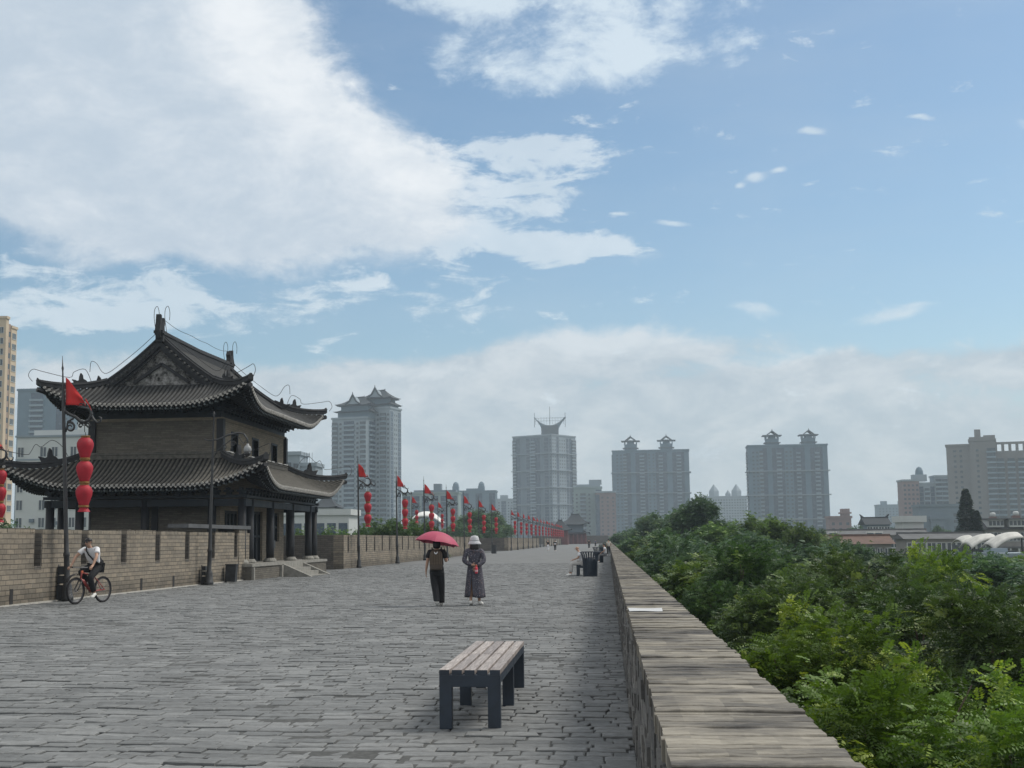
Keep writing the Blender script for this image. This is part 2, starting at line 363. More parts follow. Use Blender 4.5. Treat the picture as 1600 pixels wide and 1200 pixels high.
# farther off the joints are finer than the eye: the same bricks as a textured sheet
mt, g_, b_ = newmat('far_paving')
p_ = g_.node('ShaderNodeNewGeometry').outputs['Position']
x_, y_, z_ = g_.sep(p_)
n_ = g_.noise(g_.comb(g_.math('MULTIPLY', x_, .5), g_.math('MULTIPLY', y_, .8), 0), 1.2, 8, .7)
g_.put(b_.inputs['Base Color'], g_.mix(g_.ramp(n_, .3, .7), (.102, .106, .107), (.172, .176, .176))); b_.inputs['Roughness'].default_value = .9
t = MB().box(WX, RX0, 92, 640, -.1, -.002)
tag(t.build('pavement', mt), kind='structure')
# pale strip along the foot of the left parapet
t = MB().box(WX, WX+.09, 6, 55.2, -.01, .035)
tag(t.build('kerb_strip', m_mortar_strip), kind='structure')

# the massive body of the city wall below the walkway
wb = thing('city_wall', 'massive grey brick city wall carrying the paved walkway above the trees', 'city wall')
MB().prism([(-24.6-1.2, GZ-.2), (RX1+1.6, GZ-.2), (RX1-.02, -.52), (-24.6, -.52)], 'y', -4, 640).build('rampart', m_wall_dark, wb)

# right parapet: inner and outer brick face, capped by bricks laid across
rp = thing('parapet_wall', 'low right-hand parapet wall with a broad weathered brick cap beside the treetops', 'parapet')
MB().box(RX0, RX1, -3, 560, -.5, RH-.075).build('wall_body', m_inner, rp)
def cap(y0, y1, big):
    vs, fs, rn = [], [], []; k = 0; y = y0; N = 7
    XP = [RX0-.012+(RX1-RX0+.018)*i/(N-1) for i in range(N)]
    edge = [y0]*N
    while y < y1:
        w = random.choice((.055, .065, .07, .09, .12, .125))*big; y += w
        amp = .010*min(1, big); nxt = [y+random.gauss(0, amp) for _ in range(N)]; nxt = [(nxt[max(0, i-1)]+nxt[i]+nxt[min(N-1, i+1)])/3 for i in range(N)]
        h0 = RH+random.gauss(0, .003); tone = random.random(); cut = random.randrange(2, N-2) if random.random() < .3 else None
        xl, xr = random.gauss(0, .003), random.gauss(.003, .006); hs = [h0+random.gauss(0, .0016) for _ in range(N)]; g = .0018
        pts = []
        for i in range(N):
            x = XP[i]+(xl if i == 0 else xr if i == N-1 else 0)
            pts.append(((x, edge[i]+g), (x, max(edge[i]+.012, nxt[i]-g)), hs[i]))
        for (p, q, h) in pts: vs += [(p[0], p[1], RH-.078), (p[0], p[1], h-.004), (p[0], p[1]+.004, h), (q[0], q[1]-.004, h), (q[0], q[1], h-.004), (q[0], q[1], RH-.078)]
        for i in range(N-1):
            for j in range(5): fs.append((k+6*i+j, k+6*i+j+1, k+6*i+7+j, k+6*i+6+j))
            t_ = min(1, max(0, tone*.5+.5*random.random())) if cut is None or i != cut else tone
            if cut is not None and i >= cut: t_ = (t_+.45) % 1
            rn += [t_ if random.random() > .04 else -.4]*5
        for e in (0, N-1): fs.append(tuple(k+6*e+j for j in range(6))); rn.append(tone)
        k += 6*N; edge = nxt
    mb = MB(); mb.v = vs; mb.f = fs; return mb, rn
mb, rn = cap(2, 70, 1.0); mb.build('coping', m_cap, rp, rnd=rn)
mb, rn = cap(70.2, 560, 4.0); mb.build('coping', m_cap, rp, rnd=rn)
# rough bricks of the inner face, each a little proud or set back
fb_ = MB(); rnf = []
for c in range(8):
    z0 = .02+c*.106; y = 3+random.random()*.4
    while y < 75:
        l = random.uniform(.3, .46); d_ = random.random()**2*.022; fb_.box(RX0-.004-d_, RX0+.01, y, y+l-.012, z0, z0+.094+random.gauss(0, .003)); rnf += [random.random()]*6; y += l
fb_.build('face_bricks', cell_mat('inner_face_brick', (.15, .148, .142), (.25, .24, .225), (.09, .09, .09), .9, .7, (1, .7, 2)), rp, rnd=rnf)['kind'] = 'stuff'
# the white sheet left on the cap
a, b = gp(985, 957, RH), gp(1046, 953, RH)
t = MB((a+b)/2); y0 = gp(1000, 958, RH).y; y1 = gp(1000, 950.5, RH).y
t.grid(lambda u, v: (RX0-.002+.295*u+.02*v*(u-.3), y0+.15+(y1-y0-.3)*v, RH+.010+.002*math.sin(5*u+2*v)), 14, 10)
o = t.build('paper_sheet', M('white_paper', (.50, .51, .52), .6, .04, 8)); md = o.modifiers.new('thick', 'SOLIDIFY'); md.thickness = .003
tag(o, 'white sheet of paper lying on the brick cap of the right parapet', 'paper')

# ------------------------------------------------ left parapet in sections, arrow slits open to the top
m_slit = M('dark_drain', (.03, .03, .032), .95, .2, 10, space='P')
def crenel(name, label, y0, y1, slit0, pitch, ztop=2.03, drains=(), x=WX, width=.52, thick=.62, zs=1.0, group=None):
    t = thing(name, label, 'parapet', (x, y0, 0), 0, group)
    o = t.location
    MB(o).box(x-thick, x, y0, y1, -.4, zs).build('wall_base', m_wall, t)
    # thin sill course under the slits
    ys = []; s = slit0
    while s < y1-.3: ys.append(s); s += pitch
    edges = [y0]
    for s in ys: edges += [s-width/2, s+width/2]
    edges.append(y1)
    mbm = MB(o)
    for a, b in zip(edges[0::2], edges[1::2]):
        if b-a > .05:
            z1 = ztop+random.gauss(0, .01)
            mbm.box(x-thick, x+.004, a, b, zs, z1-.1)
            # top course of headers with a ragged edge
            q = a
            while q < b-.02:
                w = min(.15, b-q); mbm.box(x-thick-.005, x+.012+random.gauss(0, .004), q+.003, q+w-.003, z1-.1, z1+random.gauss(0, .006)); q += .15
    mbm.build('merlons', m_wall, t)
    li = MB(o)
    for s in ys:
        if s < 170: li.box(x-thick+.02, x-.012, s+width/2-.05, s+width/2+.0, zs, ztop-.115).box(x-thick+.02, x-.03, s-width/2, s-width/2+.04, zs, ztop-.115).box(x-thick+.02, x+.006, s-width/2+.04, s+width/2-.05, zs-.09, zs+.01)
    if li.v: li.build('slit_shade_lining', m_wall_dark, t)  # dark sheets on the slit sides put their shade into the colour
    if drains:
        d = MB(o)
        for q in drains: d.box(x-.02, x+.012, q-.09, q+.09, .04, .44)
        d.build('drain_slots', m_slit, t)
    return t
E_ = lambda px, py: gp(px, py).y
X_ = lambda px: at(px, 850, 50)
def y_on_wall(px, x=WX):        # distance along the wall where a pixel column meets the plane X = x
    d = ray(px, 846); return d.y*(x/d.x)
S0 = y_on_wall(60)
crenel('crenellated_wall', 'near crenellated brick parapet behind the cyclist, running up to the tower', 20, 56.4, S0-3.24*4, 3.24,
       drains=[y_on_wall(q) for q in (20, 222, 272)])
YS2 = y_on_wall(537)
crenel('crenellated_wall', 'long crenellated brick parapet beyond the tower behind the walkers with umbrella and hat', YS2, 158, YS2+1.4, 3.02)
YS3 = y_on_wall(794)
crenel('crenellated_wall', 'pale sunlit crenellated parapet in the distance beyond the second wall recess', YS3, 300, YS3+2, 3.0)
crenel('crenellated_wall', 'farthest strip of crenellated parapet leading to the distant gate tower', 330, 505, 332, 6.0)
# returns where the parapet steps out onto the bastions (they face the camera)
def ret(label, y, xa, xb, z=2.02):
    t = thing('return_wall', label, 'wall', (xb, y, 0))
    MB(t.location).box(xa, xb, y, y+.62, -.4, z-.08).build('wall_body', m_wall_dark, t)
    MB(t.location).box(xa-.02, xb+.02, y-.02, y+.64, z-.08, z).build('coping', m_wall_dark, t)
ret('dark brick return wall beside the tower columns, facing the viewer', YS2, -24.6, WX-.625)
ret('small dark brick return wall in the distance, between two parapet sections', YS3, -24.6, WX-.625)
ret('dark brick cross wall closing the far end of the walkway', 520, -30, .1, 3.2)
# outer parapets of the bastions
for ya, yb, lab in ((20, YS2, 'outer brick parapet of the near bastion behind the tower'), (YS3-30, YS3, 'outer brick parapet of the distant bastion')):
    t = thing('bastion_wall', lab, 'parapet', (-24.6, ya, 0)); MB(t.location).box(-25.2, -24.6, ya, yb, -.5, 1.3).build('wall_body', m_wall_dark, t)
# brick end pier by the tower with the dark doorway slit, and the grey coping beam on the wall by the tower
pier = thing('brick_pier', 'brick end pier of the near parapet under the grey coping beam', 'pier', (WX, 56.4, 0))
ya = y_on_wall(363); yb = y_on_wall(372.5); yc = y_on_wall(385)
MB(pier.location).box(WX-.62, WX+.03, yb, yc, -.2, 2.18).build('pier_body', m_wall, pier)
MB(pier.location).box(WX-.62, WX-.25, ya, yb, -.2, 2.18).build('slot_back', m_slit, pier)
MB(pier.location).box(WX-.7, WX+.10, y_on_wall(290), yc+.35, 2.18, 2.33).build('coping_beam', M('grey_stone_beam', (.10, .105, .112), .8, .15, 5, .2), pier)
# ---------------------------------------------------------------- the two-storey watchtower
m_tile = M('grey_roof_tile', (.055, .057, .058), .8, .35, 5, .3)
m_tile_low = M('weathered_roof_tile', (.098, .094, .084), .85, .32, 5, .3)
m_pan = M('roof_pan_tile', (.026, .026, .026), .9, .3, 6, .2)
m_tend = M('tile_end_mortar', (.36, .35, .33), .8, .35, 9)
m_ridge = M('dark_ridge_tile', (.036, .038, .042), .8, .3, 4, .4)
m_wood = M('dark_painted_wood', (.010, .012, .016), .55, .3, 5, spec=.4)
m_beam = M('blue_black_beam', (.015, .021, .028), .6, .3, 3)
m_rafter = M('rafter_end_paint', (.13, .15, .16), .8, .3, 9)
m_tbrick = brick_mat('tower_brick_shade', (.18, .165, .142), (.125, .117, .103), (.12, .115, .10), .42, .085, .012, (.6, .6, .6), .6, .7, .2)  # darker copy of the tower brick, shade put into the colour
m_tbrick_lit = brick_mat('tower_brick_lit', (.31, .265, .205), (.225, .2, .16), (.2, .18, .15), .4, .09, .012, (.6, .6, .6), .6, .6, .2)  # lighter copy for the side towards the sun, sunlight put into the colour
m_stone = M('pale_stone', (.25, .245, .225), .85, .18, 4, .3)
m_white = M('white_lime', (.72, .72, .70), .8, .1, 6)
m_iron = M('dark_iron', (.028, .03, .033), .5, .3, 8, spec=.5)
m_wire = M('lightning_wire', (.05, .05, .055), .5, .2, 8)

TK = 1.055
def T(x, y, z): return (x*TK, y*TK, 1.6+(z-1.6)*TK)       # measured in the tower's own units, scaled to the walkway
XC = -19.17; YC = 59.45
tw = thing('watchtower', 'dark two-storey Chinese watchtower with sweeping grey tiled roofs on the left of the walkway', 'tower', T(XC, YC, 0)[:2]+(0,))
TO = tw.location
class TB(MB):
    def __init__(s): super().__init__(TO)
    def tx(s): s.v = [T(*v) for v in s.v]; return s
    def put(s, name, mat, parent=tw, **k): return s.tx().build(name, mat, parent, **k)
# platform and steps
XF, XB, YF, YB = -15.02, -23.3, 52.8, 66.1
TB().box(XB-.5, XF+.55, YF-.45, YB+.5, -.4, .62).put('platform', m_tbrick)
TB().box(XB-.55, XF+.6, YF-.5, YB+.55, .62, .74).put('platform_edge', m_stone)
TB().box(XF+.56, XF+.66, YF-.46, YF-.3, .02, .6).put('corner_stone', m_stone); TB().box(XF+.56, XF+.66, 57.0, 57.25, .02, .6).put('corner_stone', m_stone)
st = TB()
for i in range(4): st.box(XF+.5, XF+1.75-.38*i, 57.7, 61.2, -.05+.17*i, .12+.17*i)
st.put('steps', m_stone)
for y in (57.35, 61.2):
    TB().prism([(XF+.58, .66), (XF+1.95, .06), (XF+2.1, -.05), (XF+.58, -.05)], 'y', y, y+.35).put('stair_ramp', m_stone)
# columns of the gallery on stone bases
CZ = 3.42
cols = [(XF, y) for y in (52.8, 54.0, 57.4, 61.2, 64.9, 66.1)]+[(XB, y) for y in (52.8, 54.0, 57.4, 61.2, 64.9, 66.1)]+[(x, YF) for x in (-16.3, -19.16, -22.0)]+[(x, YB) for x in (-16.3, -19.16, -22.0)]
for x, y in cols:
    c = TB().lathe([(.18, .92), (.185, 1.4), (.175, CZ)], (x, y, 0), 14).put('column', m_wood, smooth=True)
    TB().lathe([(.30, .72), (.31, .80), (.22, .92)], (x, y, 0), 14).put('column_base', m_stone, c)
# lower walls with door and windows on the side towards the walkway
WXF, WXB, WYF, WYB = -16.32, -22.0, 54.0, 65.0
def wall_x(x, y0, y1, z0, z1, holes, mat, name, th=.3, sgn=-1):
    """wall in the plane X=x with rectangular openings (ya, yb, za, zb)"""
    mb = TB(); ys = sorted({y0, y1, *[h[0] for h in holes], *[h[1] for h in holes]})
    for a, b in zip(ys[:-1], ys[1:]):
        hh = [h for h in holes if h[0] <= a+1e-6 and h[1] >= b-1e-6]
        if not hh: mb.box(min(x, x+sgn*th), max(x, x+sgn*th), a, b, z0, z1)
        else:
            h = hh[0]
            if h[2] > z0: mb.box(min(x, x+sgn*th), max(x, x+sgn*th), a, b, z0, h[2])
            if h[3] < z1: mb.box(min(x, x+sgn*th), max(x, x+sgn*th), a, b, h[3], z1)
    return mb.put(name, mat)
lo = [(54.7, 56.9, .74, 3.0), (58.0, 60.9, .74, 3.05), (62.1, 64.1, 1.65, 3.05)]
wall_x(WXF, WYF, WYB, .74, 5.0, lo, m_tbrick_lit, 'lower_wall')
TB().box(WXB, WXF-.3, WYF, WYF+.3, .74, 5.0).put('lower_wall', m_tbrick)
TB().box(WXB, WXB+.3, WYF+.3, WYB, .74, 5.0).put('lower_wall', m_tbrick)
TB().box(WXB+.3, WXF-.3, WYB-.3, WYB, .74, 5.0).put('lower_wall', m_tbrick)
for (a, b, za, zb), nm in zip(lo, ('door', 'door', 'window')):
    d = TB().box(WXF-.24, WXF-.18, a, b, za, zb).put(nm, m_wood)
    f = TB()
    n = 4 if nm == 'door' else 3
    for i in range(n+1):
        y = a+(b-a)*i/n; f.box(WXF-.18, WXF-.10, y-.05, y+.05, za, zb)
    f.box(WXF-.178, WXF-.102, a, b, zb-.12, zb).box(WXF-.178, WXF-.102, a, b, (za+zb)/2-.05, (za+zb)/2+.05)
    f.put(nm+'_frame', m_beam, d)
for x in (-19.16,): TB().box(x-.14, x+.14, WYF-.06, WYF, .74, 3.6).put('wall_post', m_wood)
# beams round the gallery
bm_ = TB()
for y in (YF, YB): bm_.box(XB-.2, XF+.2, y-.13, y+.13, 3.12, 3.42).box(XB-.25, XF+.25, y-.17, y+.17, 3.46, 3.58)
for x in (XF, XB): bm_.box(x-.12, x+.12, YF+.135, YB-.135, 3.13, 3.41).box(x-.16, x+.16, YF+.175, YB-.175, 3.47, 3.57)
bm_.put('gallery_beams', m_beam)
def brackets(x0, x1, y0, y1, z, step, name, out=.3):
    b = TB()
    for y, s in ((y0, -1), (y1, 1)):
        n = max(1, int((x1-x0)/step))
        for i in range(n+1):
            x = x0+(x1-x0)*i/n; b.box(x-.1, x+.1, y-.12, y+.12, z, z+.1).box(x-.2, x+.2, y-.1+s*.06, y+.1+s*.06, z+.1, z+.2).box(x-.06, x+.06, min(y, y+s*out), max(y, y+s*out), z+.2, z+.29)
    for x, s in ((x0, -1), (x1, 1)):
        n = max(1, int((y1-y0)/step))
        for i in range(1, n):
            y = y0+(y1-y0)*i/n; b.box(x-.12, x+.12, y-.1, y+.1, z, z+.1).box(x-.1+s*.06, x+.1+s*.06, y-.2, y+.2, z+.1, z+.2).box(min(x, x+s*out), max(x, x+s*out), y-.06, y+.06, z+.2, z+.29)
    b.put(name, m_beam)['kind'] = 'stuff'
brackets(XB, XF, YF, YB, 3.59, .55, 'lower_brackets')
# upper walls with three windows
up = [(55.6, 56.5, 5.5, 6.35), (59.0, 59.95, 5.5, 6.35), (62.5, 63.45, 5.5, 6.35)]
UT = 6.82
wall_x(WXF, WYF+.001, WYB-.001, 5.0, UT, up, m_tbrick_lit, 'upper_wall')
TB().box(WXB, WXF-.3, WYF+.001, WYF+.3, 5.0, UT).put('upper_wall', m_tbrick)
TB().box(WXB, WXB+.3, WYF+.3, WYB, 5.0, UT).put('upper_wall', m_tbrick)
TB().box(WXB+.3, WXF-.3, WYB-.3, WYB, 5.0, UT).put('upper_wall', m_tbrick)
for a, b, za, zb in up:
    d = TB().box(WXF-.22, WXF-.16, a, b, za, zb).put('window', m_wood)
    TB().box(WXF-.16, WXF+.03, a-.1, b+.1, zb, zb+.1).box(WXF-.16, WXF+.02, a-.08, a, za, zb-.002).box(WXF-.16, WXF+.02, b, b+.08, za, zb-.002).box(WXF-.15, WXF-.11, (a+b)/2-.04, (a+b)/2+.04, za, zb).put('window_frame', m_beam, d)
# cornice courses, dark frieze and corner posts
TB().box(WXB-.05, WXF+.05, WYF-.05, WYB+.05, UT, UT+.06).box(WXB-.1, WXF+.1, WYF-.1, WYB+.1, UT+.06, UT+.12).put('cornice', m_tbrick_lit)
TB().box(WXB-.02, WXF+.02, WYF-.02, WYB+.02, UT+.12, 7.64).put('frieze', m_beam)
for x in (WXB, WXF):
    for y in (WYF, WYB): TB().box(x-.15, x+.15, y-.15, y+.15, 5.2, UT+.05).put('corner_post', m_wood)
brackets(WXB, WXF, WYF, WYB, 7.16, .5, 'upper_brackets', .5)

def profile(d, D, z0, z1, k=.45):     # concave roof slope
    w = min(1, d/D); return z0+(z1-z0)*((1-k)*w+k*w*w)
def roof(nm, x0, x1, y0, y1, depth, D, z0, z1, up_, K, mat, gable=None, step=.2):
    """four-sided roof over the eave rectangle; gable=(gy0, gy1) lets the long sides run up to the ridge between those y"""
    xc, yc = (x0+x1)/2, (y0+y1)/2
    sides = []
    for (ox, oy, ax, ay, nx, ny, Le, long) in ((xc, y0, 1, 0, 0, 1, (x1-x0)/2, 0), (xc, y1, -1, 0, 0, -1, (x1-x0)/2, 0),
                                               (x1, yc, 0, 1, -1, 0, (y1-y0)/2, 1), (x0, yc, 0, -1, 1, 0, (y1-y0)/2, 1)):
        sides.append((ox, oy, ax, ay, nx, ny, Le, long))
    def dmax(s, Le, long):
        if gable and long and abs(s) <= Le-depth+1e-6: return D
        return max(.02, min(depth, Le-abs(s)))
    def lift(s, Le):
        c = max(0., 1-(Le-abs(s))/K); return up_*c**2.3
    def push(s, Le):        # the eave line swings out a little towards the corners
        c = max(0., 1-(Le-abs(s))/K); return .12*c**2
    pan, til, end, sof, raf, rafe = TB(), TB(), TB(), TB(), TB(), TB()
    for (ox, oy, ax, ay, nx, ny, Le, long) in sides:
        def P(s, d, dz=0):
            e = push(s, Le)*max(0, 1-d/1.2)
            return (ox+ax*s+nx*(d-e), oy+ay*s+ny*(d-e), profile(d, D, z0, z1)+lift(s, Le)+dz)
        bs = [-Le, Le]
        if gable and long: bs = [-Le, -(Le-depth), Le-depth, Le]
        for a, b in zip(bs[:-1], bs[1:]):
            n = max(6, int((b-a)/.4)); full = gable and long and a > -Le and b < Le
            def dm(s): return D if full else max(.02, min(depth, Le-abs(s)))
            pan.grid(lambda u, v: P(a+(b-a)*u, v*dm(a+(b-a)*u)), n, 8)
            lim = lambda s: min(depth, dm(s))
            sof.grid(lambda u, v: P(a+(b-a)*u, .05+v*max(.01, lim(a+(b-a)*u)-.05), -.13-.08*v), n, 4)
            sof.grid(lambda u, v: P(a+(b-a)*u, .0+.05*v, -.01-.12*v), n, 1)
        s = -Le+.12
        while s < Le-.1:
            dd = dmax(s, Le, long)
            if dd > .1:
                nseg = max(3, int(dd/.35)); r = .053
                pts = [P(s, dd*i/nseg, .02) for i in range(nseg+1)]
                k = len(til.v)
                for p in pts:
                    for j in range(5):
                        w = PI*j/4; til.v.append((p[0]+ax*r*math.cos(w), p[1]+ay*r*math.cos(w), p[2]+r*math.sin(w)))
                for i in range(nseg):
                    for j in range(4): til.f.append((k+i*5+j, k+i*5+j+1, k+i*5+5+j+1, k+i*5+5+j))
                e = Vector(P(s, -.012, .03)); vs = []
                for j in range(8):
                    w = 2*PI*j/8; vs.append((e.x+ax*.058*math.cos(w), e.y+ay*.058*math.cos(w), e.z+.058*math.sin(w)))
                end.add(vs+[(v[0]+nx*.05, v[1]+ny*.05, v[2]) for v in vs], [tuple(range(8)), tuple(range(8, 16))[::-1]]+[(i, (i+1) % 8, 8+(i+1) % 8, 8+i) for i in range(8)])
                # drip tile between the rows
                f = Vector(P(s+step/2, -.005, -.02)); end.add([(f.x-ax*.07, f.y-ay*.07, f.z), (f.x+ax*.07, f.y+ay*.07, f.z), (f.x, f.y, f.z-.09), (f.x-ax*.07+nx*.03, f.y-ay*.07+ny*.03, f.z), (f.x+ax*.07+nx*.03, f.y+ay*.07+ny*.03, f.z), (f.x+nx*.03, f.y+ny*.03, f.z-.09)], [(0, 2, 1), (3, 4, 5), (0, 1, 4, 3), (1, 2, 5, 4), (2, 0, 3, 5)])
            s += step
        s = -Le+.3
        while s < Le-.25:
            dd = min(1.2, Le-abs(s))
            if dd > .2:
                for off, zz in ((.10, -.20), (.38, -.30)):
                    a, b = Vector(P(s, off, zz)), Vector(P(s, min(depth*.9, max(off+.15, dd)), zz-.02))
                    raf.tube([a, b], .05, 6)
                    n_ = (a-b).normalized(); rafe.tube([a+n_*.002, a+n_*.012], .052, 6)
            s += .24
    pan.put(nm+'_pan_tiles', m_pan); sof.put(nm+'_soffit', m_wood)
    for q in (til.put(nm+'_tile_rows', mat, smooth=True), end.put(nm+'_tile_ends', m_tend), raf.put(nm+'_rafters', m_wood), rafe.put(nm+'_rafter_ends', m_rafter)): q['kind'] = 'stuff'
    return lift

def ridge_path(mb, pts, w, h):
    """moulded ridge: a stacked section swept along pts"""
    pts = [Vector(p) for p in pts]
    sec = [(-w/2, 0), (-w/2, h*.55), (-w*.62, h*.6), (-w*.62, h*.72), (-w*.3, h*.8), (-w*.25, h), (w*.25, h), (w*.3, h*.8), (w*.62, h*.72), (w*.62, h*.6), (w/2, h*.55), (w/2, 0)]
    k = len(mb.v); n = len(sec); m = len(pts)
    for i, p in enumerate(pts):
        t = pts[min(i+1, m-1)]-pts[max(i-1, 0)]; t.z = 0; t.normalize(); sd = Vector((t.y, -t.x, 0))
        for a, b in sec: mb.v.append(tuple(p+sd*a+Vector((0, 0, b))))
    for i in range(m-1):
        for j in range(n): mb.f.append((k+i*n+j, k+i*n+(j+1) % n, k+(i+1)*n+(j+1) % n, k+(i+1)*n+j))
    mb.f.append(tuple(k+j for j in range(n))); mb.f.append(tuple(k+(m-1)*n+j for j in range(n))[::-1])
def beast(p, d, s, name, parent=tw):
    """roof ornament: crouching beast with upright tail, facing direction d"""
    d = Vector(d).normalized(); prof = [(-.55, 0), (.5, 0), (.62, .16), (.5, .3), (.3, .26), (.12, .34), (.1, .62), (.0, .95), (-.16, .78), (-.22, .45), (-.45, .36), (-.6, .2)]
    sd = Vector((-d.y, d.x, 0)); mb = TB(); vs = []
    for sg in (-1, 1):
        for a, b in prof: vs.append(tuple(Vector(p)+d*a*s+Vector((0, 0, b*s))+sd*sg*.12*s))
    n = len(prof); mb.add(vs, [tuple(range(n)), tuple(range(n, 2*n))[::-1]]+[(i, (i+1) % n, n+(i+1) % n, n+i) for i in range(n)])
    mb.tube([Vector(p)+d*.45*s+Vector((0, 0, .2*s)), Vector(p)+d*.75*s+Vector((0, 0, .33*s))], [.13*s, .05*s], 6)
    return mb.put(name, m_ridge, parent)
def wire(pts, name='lightning_wire', r=.013):
    pts = [Vector(p) for p in pts]; q = []; m = len(pts)
    for i in range(m-1):
        p0, p1, p2, p3 = pts[max(0, i-1)], pts[i], pts[i+1], pts[min(m-1, i+2)]
        for k in range(4):
            t = k/4; q.append(.5*((2*p1)+(p2-p0)*t+(2*p0-5*p1+4*p2-p3)*t*t+(3*p1-p0-3*p2+p3)*t**3))
    q.append(pts[-1]); mb = TB(); mb.tube(q, r, 5); return mb.put(name, m_wire)

# ---- lower roof
LO = 1.3; lx0, lx1, ly0, ly1 = XB-LO-.25, XF+LO-.08, YF-LO, YB+LO
DL = LO+1.2
LZ0, LZ1, LUP, LK = 3.95, 5.24, .90, 3.6
liftL = roof('lower_roof', lx0, lx1, ly0, ly1, DL, DL, LZ0, LZ1, LUP, LK, m_tile_low)
wr = TB()
for a, b in (((WXB-.1, WYF-.1), (WXF+.1, WYF-.1)), ((WXF+.1, WYF-.1), (WXF+.1, WYB+.1)), ((WXF+.1, WYB+.1), (WXB-.1, WYB+.1)), ((WXB-.1, WYB+.1), (WXB-.1, WYF-.1))):
    ridge_path(wr, [(a[0], a[1], LZ1-.05), (b[0], b[1], LZ1-.05)], .22, .3)
wr.put('wall_ridge', m_tile_low)
lime = TB()
for k in range(9):
    y = 54.3+k*1.22; lime.box(WXF+.12, WXF+.26, y, y+.5+.5*random.random(), LZ1+.235, LZ1+.27)
lime.put('lime_patches', m_white)
def hip(nm, cx, cy, sx, sy, D, dist, z0, z1, up_, K, mat, ext=.08):
    """hip ridge from the inner end (dist) out to the corner tip"""
    pts = []
    for i in range(13):
        d = dist*(1-i/12); c = max(0, 1-d/K); e = .12*c**2*max(0, 1-d/1.2)
        pts.append((cx+sx*(d-e), cy+sy*(d-e), profile(d, D, z0, z1)+up_*c**2.3+.03))
    p, q = Vector(pts[-1]), Vector(pts[-2]); t = (p-q).normalized(); pts.append(tuple(p+t*ext+Vector((0, 0, .06))))
    mb = TB(); ridge_path(mb, pts, .24, .27); mb.put(nm, mat)
    # corner beam head under the tip
    b = Vector(pts[-1])-Vector((0, 0, .22)); a = Vector(pts[-5])-Vector((0, 0, .30)); TB().tube([a, b], [.13, .11], 6).put('corner_beam', m_wood)
    return pts
for cx, sx in ((lx0, 1), (lx1, -1)):
    for cy, sy in ((ly0, 1), (ly1, -1)):
        pts = hip('hip_ridge', cx, cy, sx, sy, DL, DL-.1, LZ0, LZ1, LUP, LK, m_ridge)
        k = 5; p = Vector(pts[k]); beast((p.x, p.y, p.z+.22), (-sx, -sy, 0), .62, 'roof_beast')
        dd = Vector((-sx, -sy, 0)).normalized(); up3 = Vector((0, 0, 1))
        w = [p+up3*.35-dd*.9, p+up3*.9-dd*.55, p+up3*1.15-dd*.1, p+up3*.85+dd*.35, p+up3*.95+dd*.6, p+up3*.62+dd*.8]
        q = Vector(pts[-1]); w += [p+up3*.5+dd*1.0, q+up3*.55-dd*.2, q+up3*.6+dd*.22, q+up3*.35+dd*.36, q+up3*.12+dd*.22]
        wire(w)

# ---- upper roof (hip and gable)
UO = 1.6; ux0, ux1, uy0, uy1 = WXB-UO, WXF+UO, WYF-UO, WYB+UO
DU = (ux1-ux0)/2; DG = 1.95
UZ0, UZ1, UUP, UK = 7.38, 10.36, .84, 3.4
roof('upper_roof', ux0, ux1, uy0, uy1, DG, DU, UZ0, UZ1, UUP, UK, m_tile, gable=True)
gy = (uy0+DG, uy1-DG)
xr = (ux0+ux1)/2
rb = TB(); ridge_path(rb, [(xr, gy[0]-.25, UZ1-.05), (xr, (gy[0]+gy[1])/2, UZ1-.13), (xr, gy[1]+.25, UZ1-.05)], .34, .52); rb.put('main_ridge', m_ridge)
def chiwen(y, s):
    """tall ridge-end ornament with a forked top, looking along the ridge"""
    prof = [(-.30, 0), (.36, 0), (.40, .35), (.25, .46), (.22, .72), (.30, .95), (.16, 1.22), (.08, 1.0), (.0, .86), (-.10, .95), (-.16, 1.3), (-.28, 1.35), (-.34, .8), (-.42, .4)]
    mb = TB(); n = len(prof); vs = []
    for sg in (-.11, .11): vs += [(xr+sg, y+s*a, UZ1+.1+b*.76) for a, b in prof]
    mb.add(vs, [tuple(range(n)), tuple(range(n, 2*n))[::-1]]+[(i, (i+1) % n, n+(i+1) % n, n+i) for i in range(n)])
    mb.box(xr-.21, xr+.21, y-.28, y+.28, UZ1+.3, UZ1+.42)
    mb.put('ridge_ornament', m_ridge)
    for dx in (-.22, .26):
        c = Vector((xr+dx, y+s*.05, UZ1+.9))
        wire([c+Vector((0, 0, -.5)), c+Vector((-.09, 0, .1)), c+Vector((-.07, 0, .5)), c+Vector((.05, 0, .62)), c+Vector((.13, 0, .35)), c+Vector((.12, 0, .0))])
chiwen(gy[0]-.1, 1); chiwen(gy[1]+.1, -1)
gz = profile(DG, DU, UZ0, UZ1)
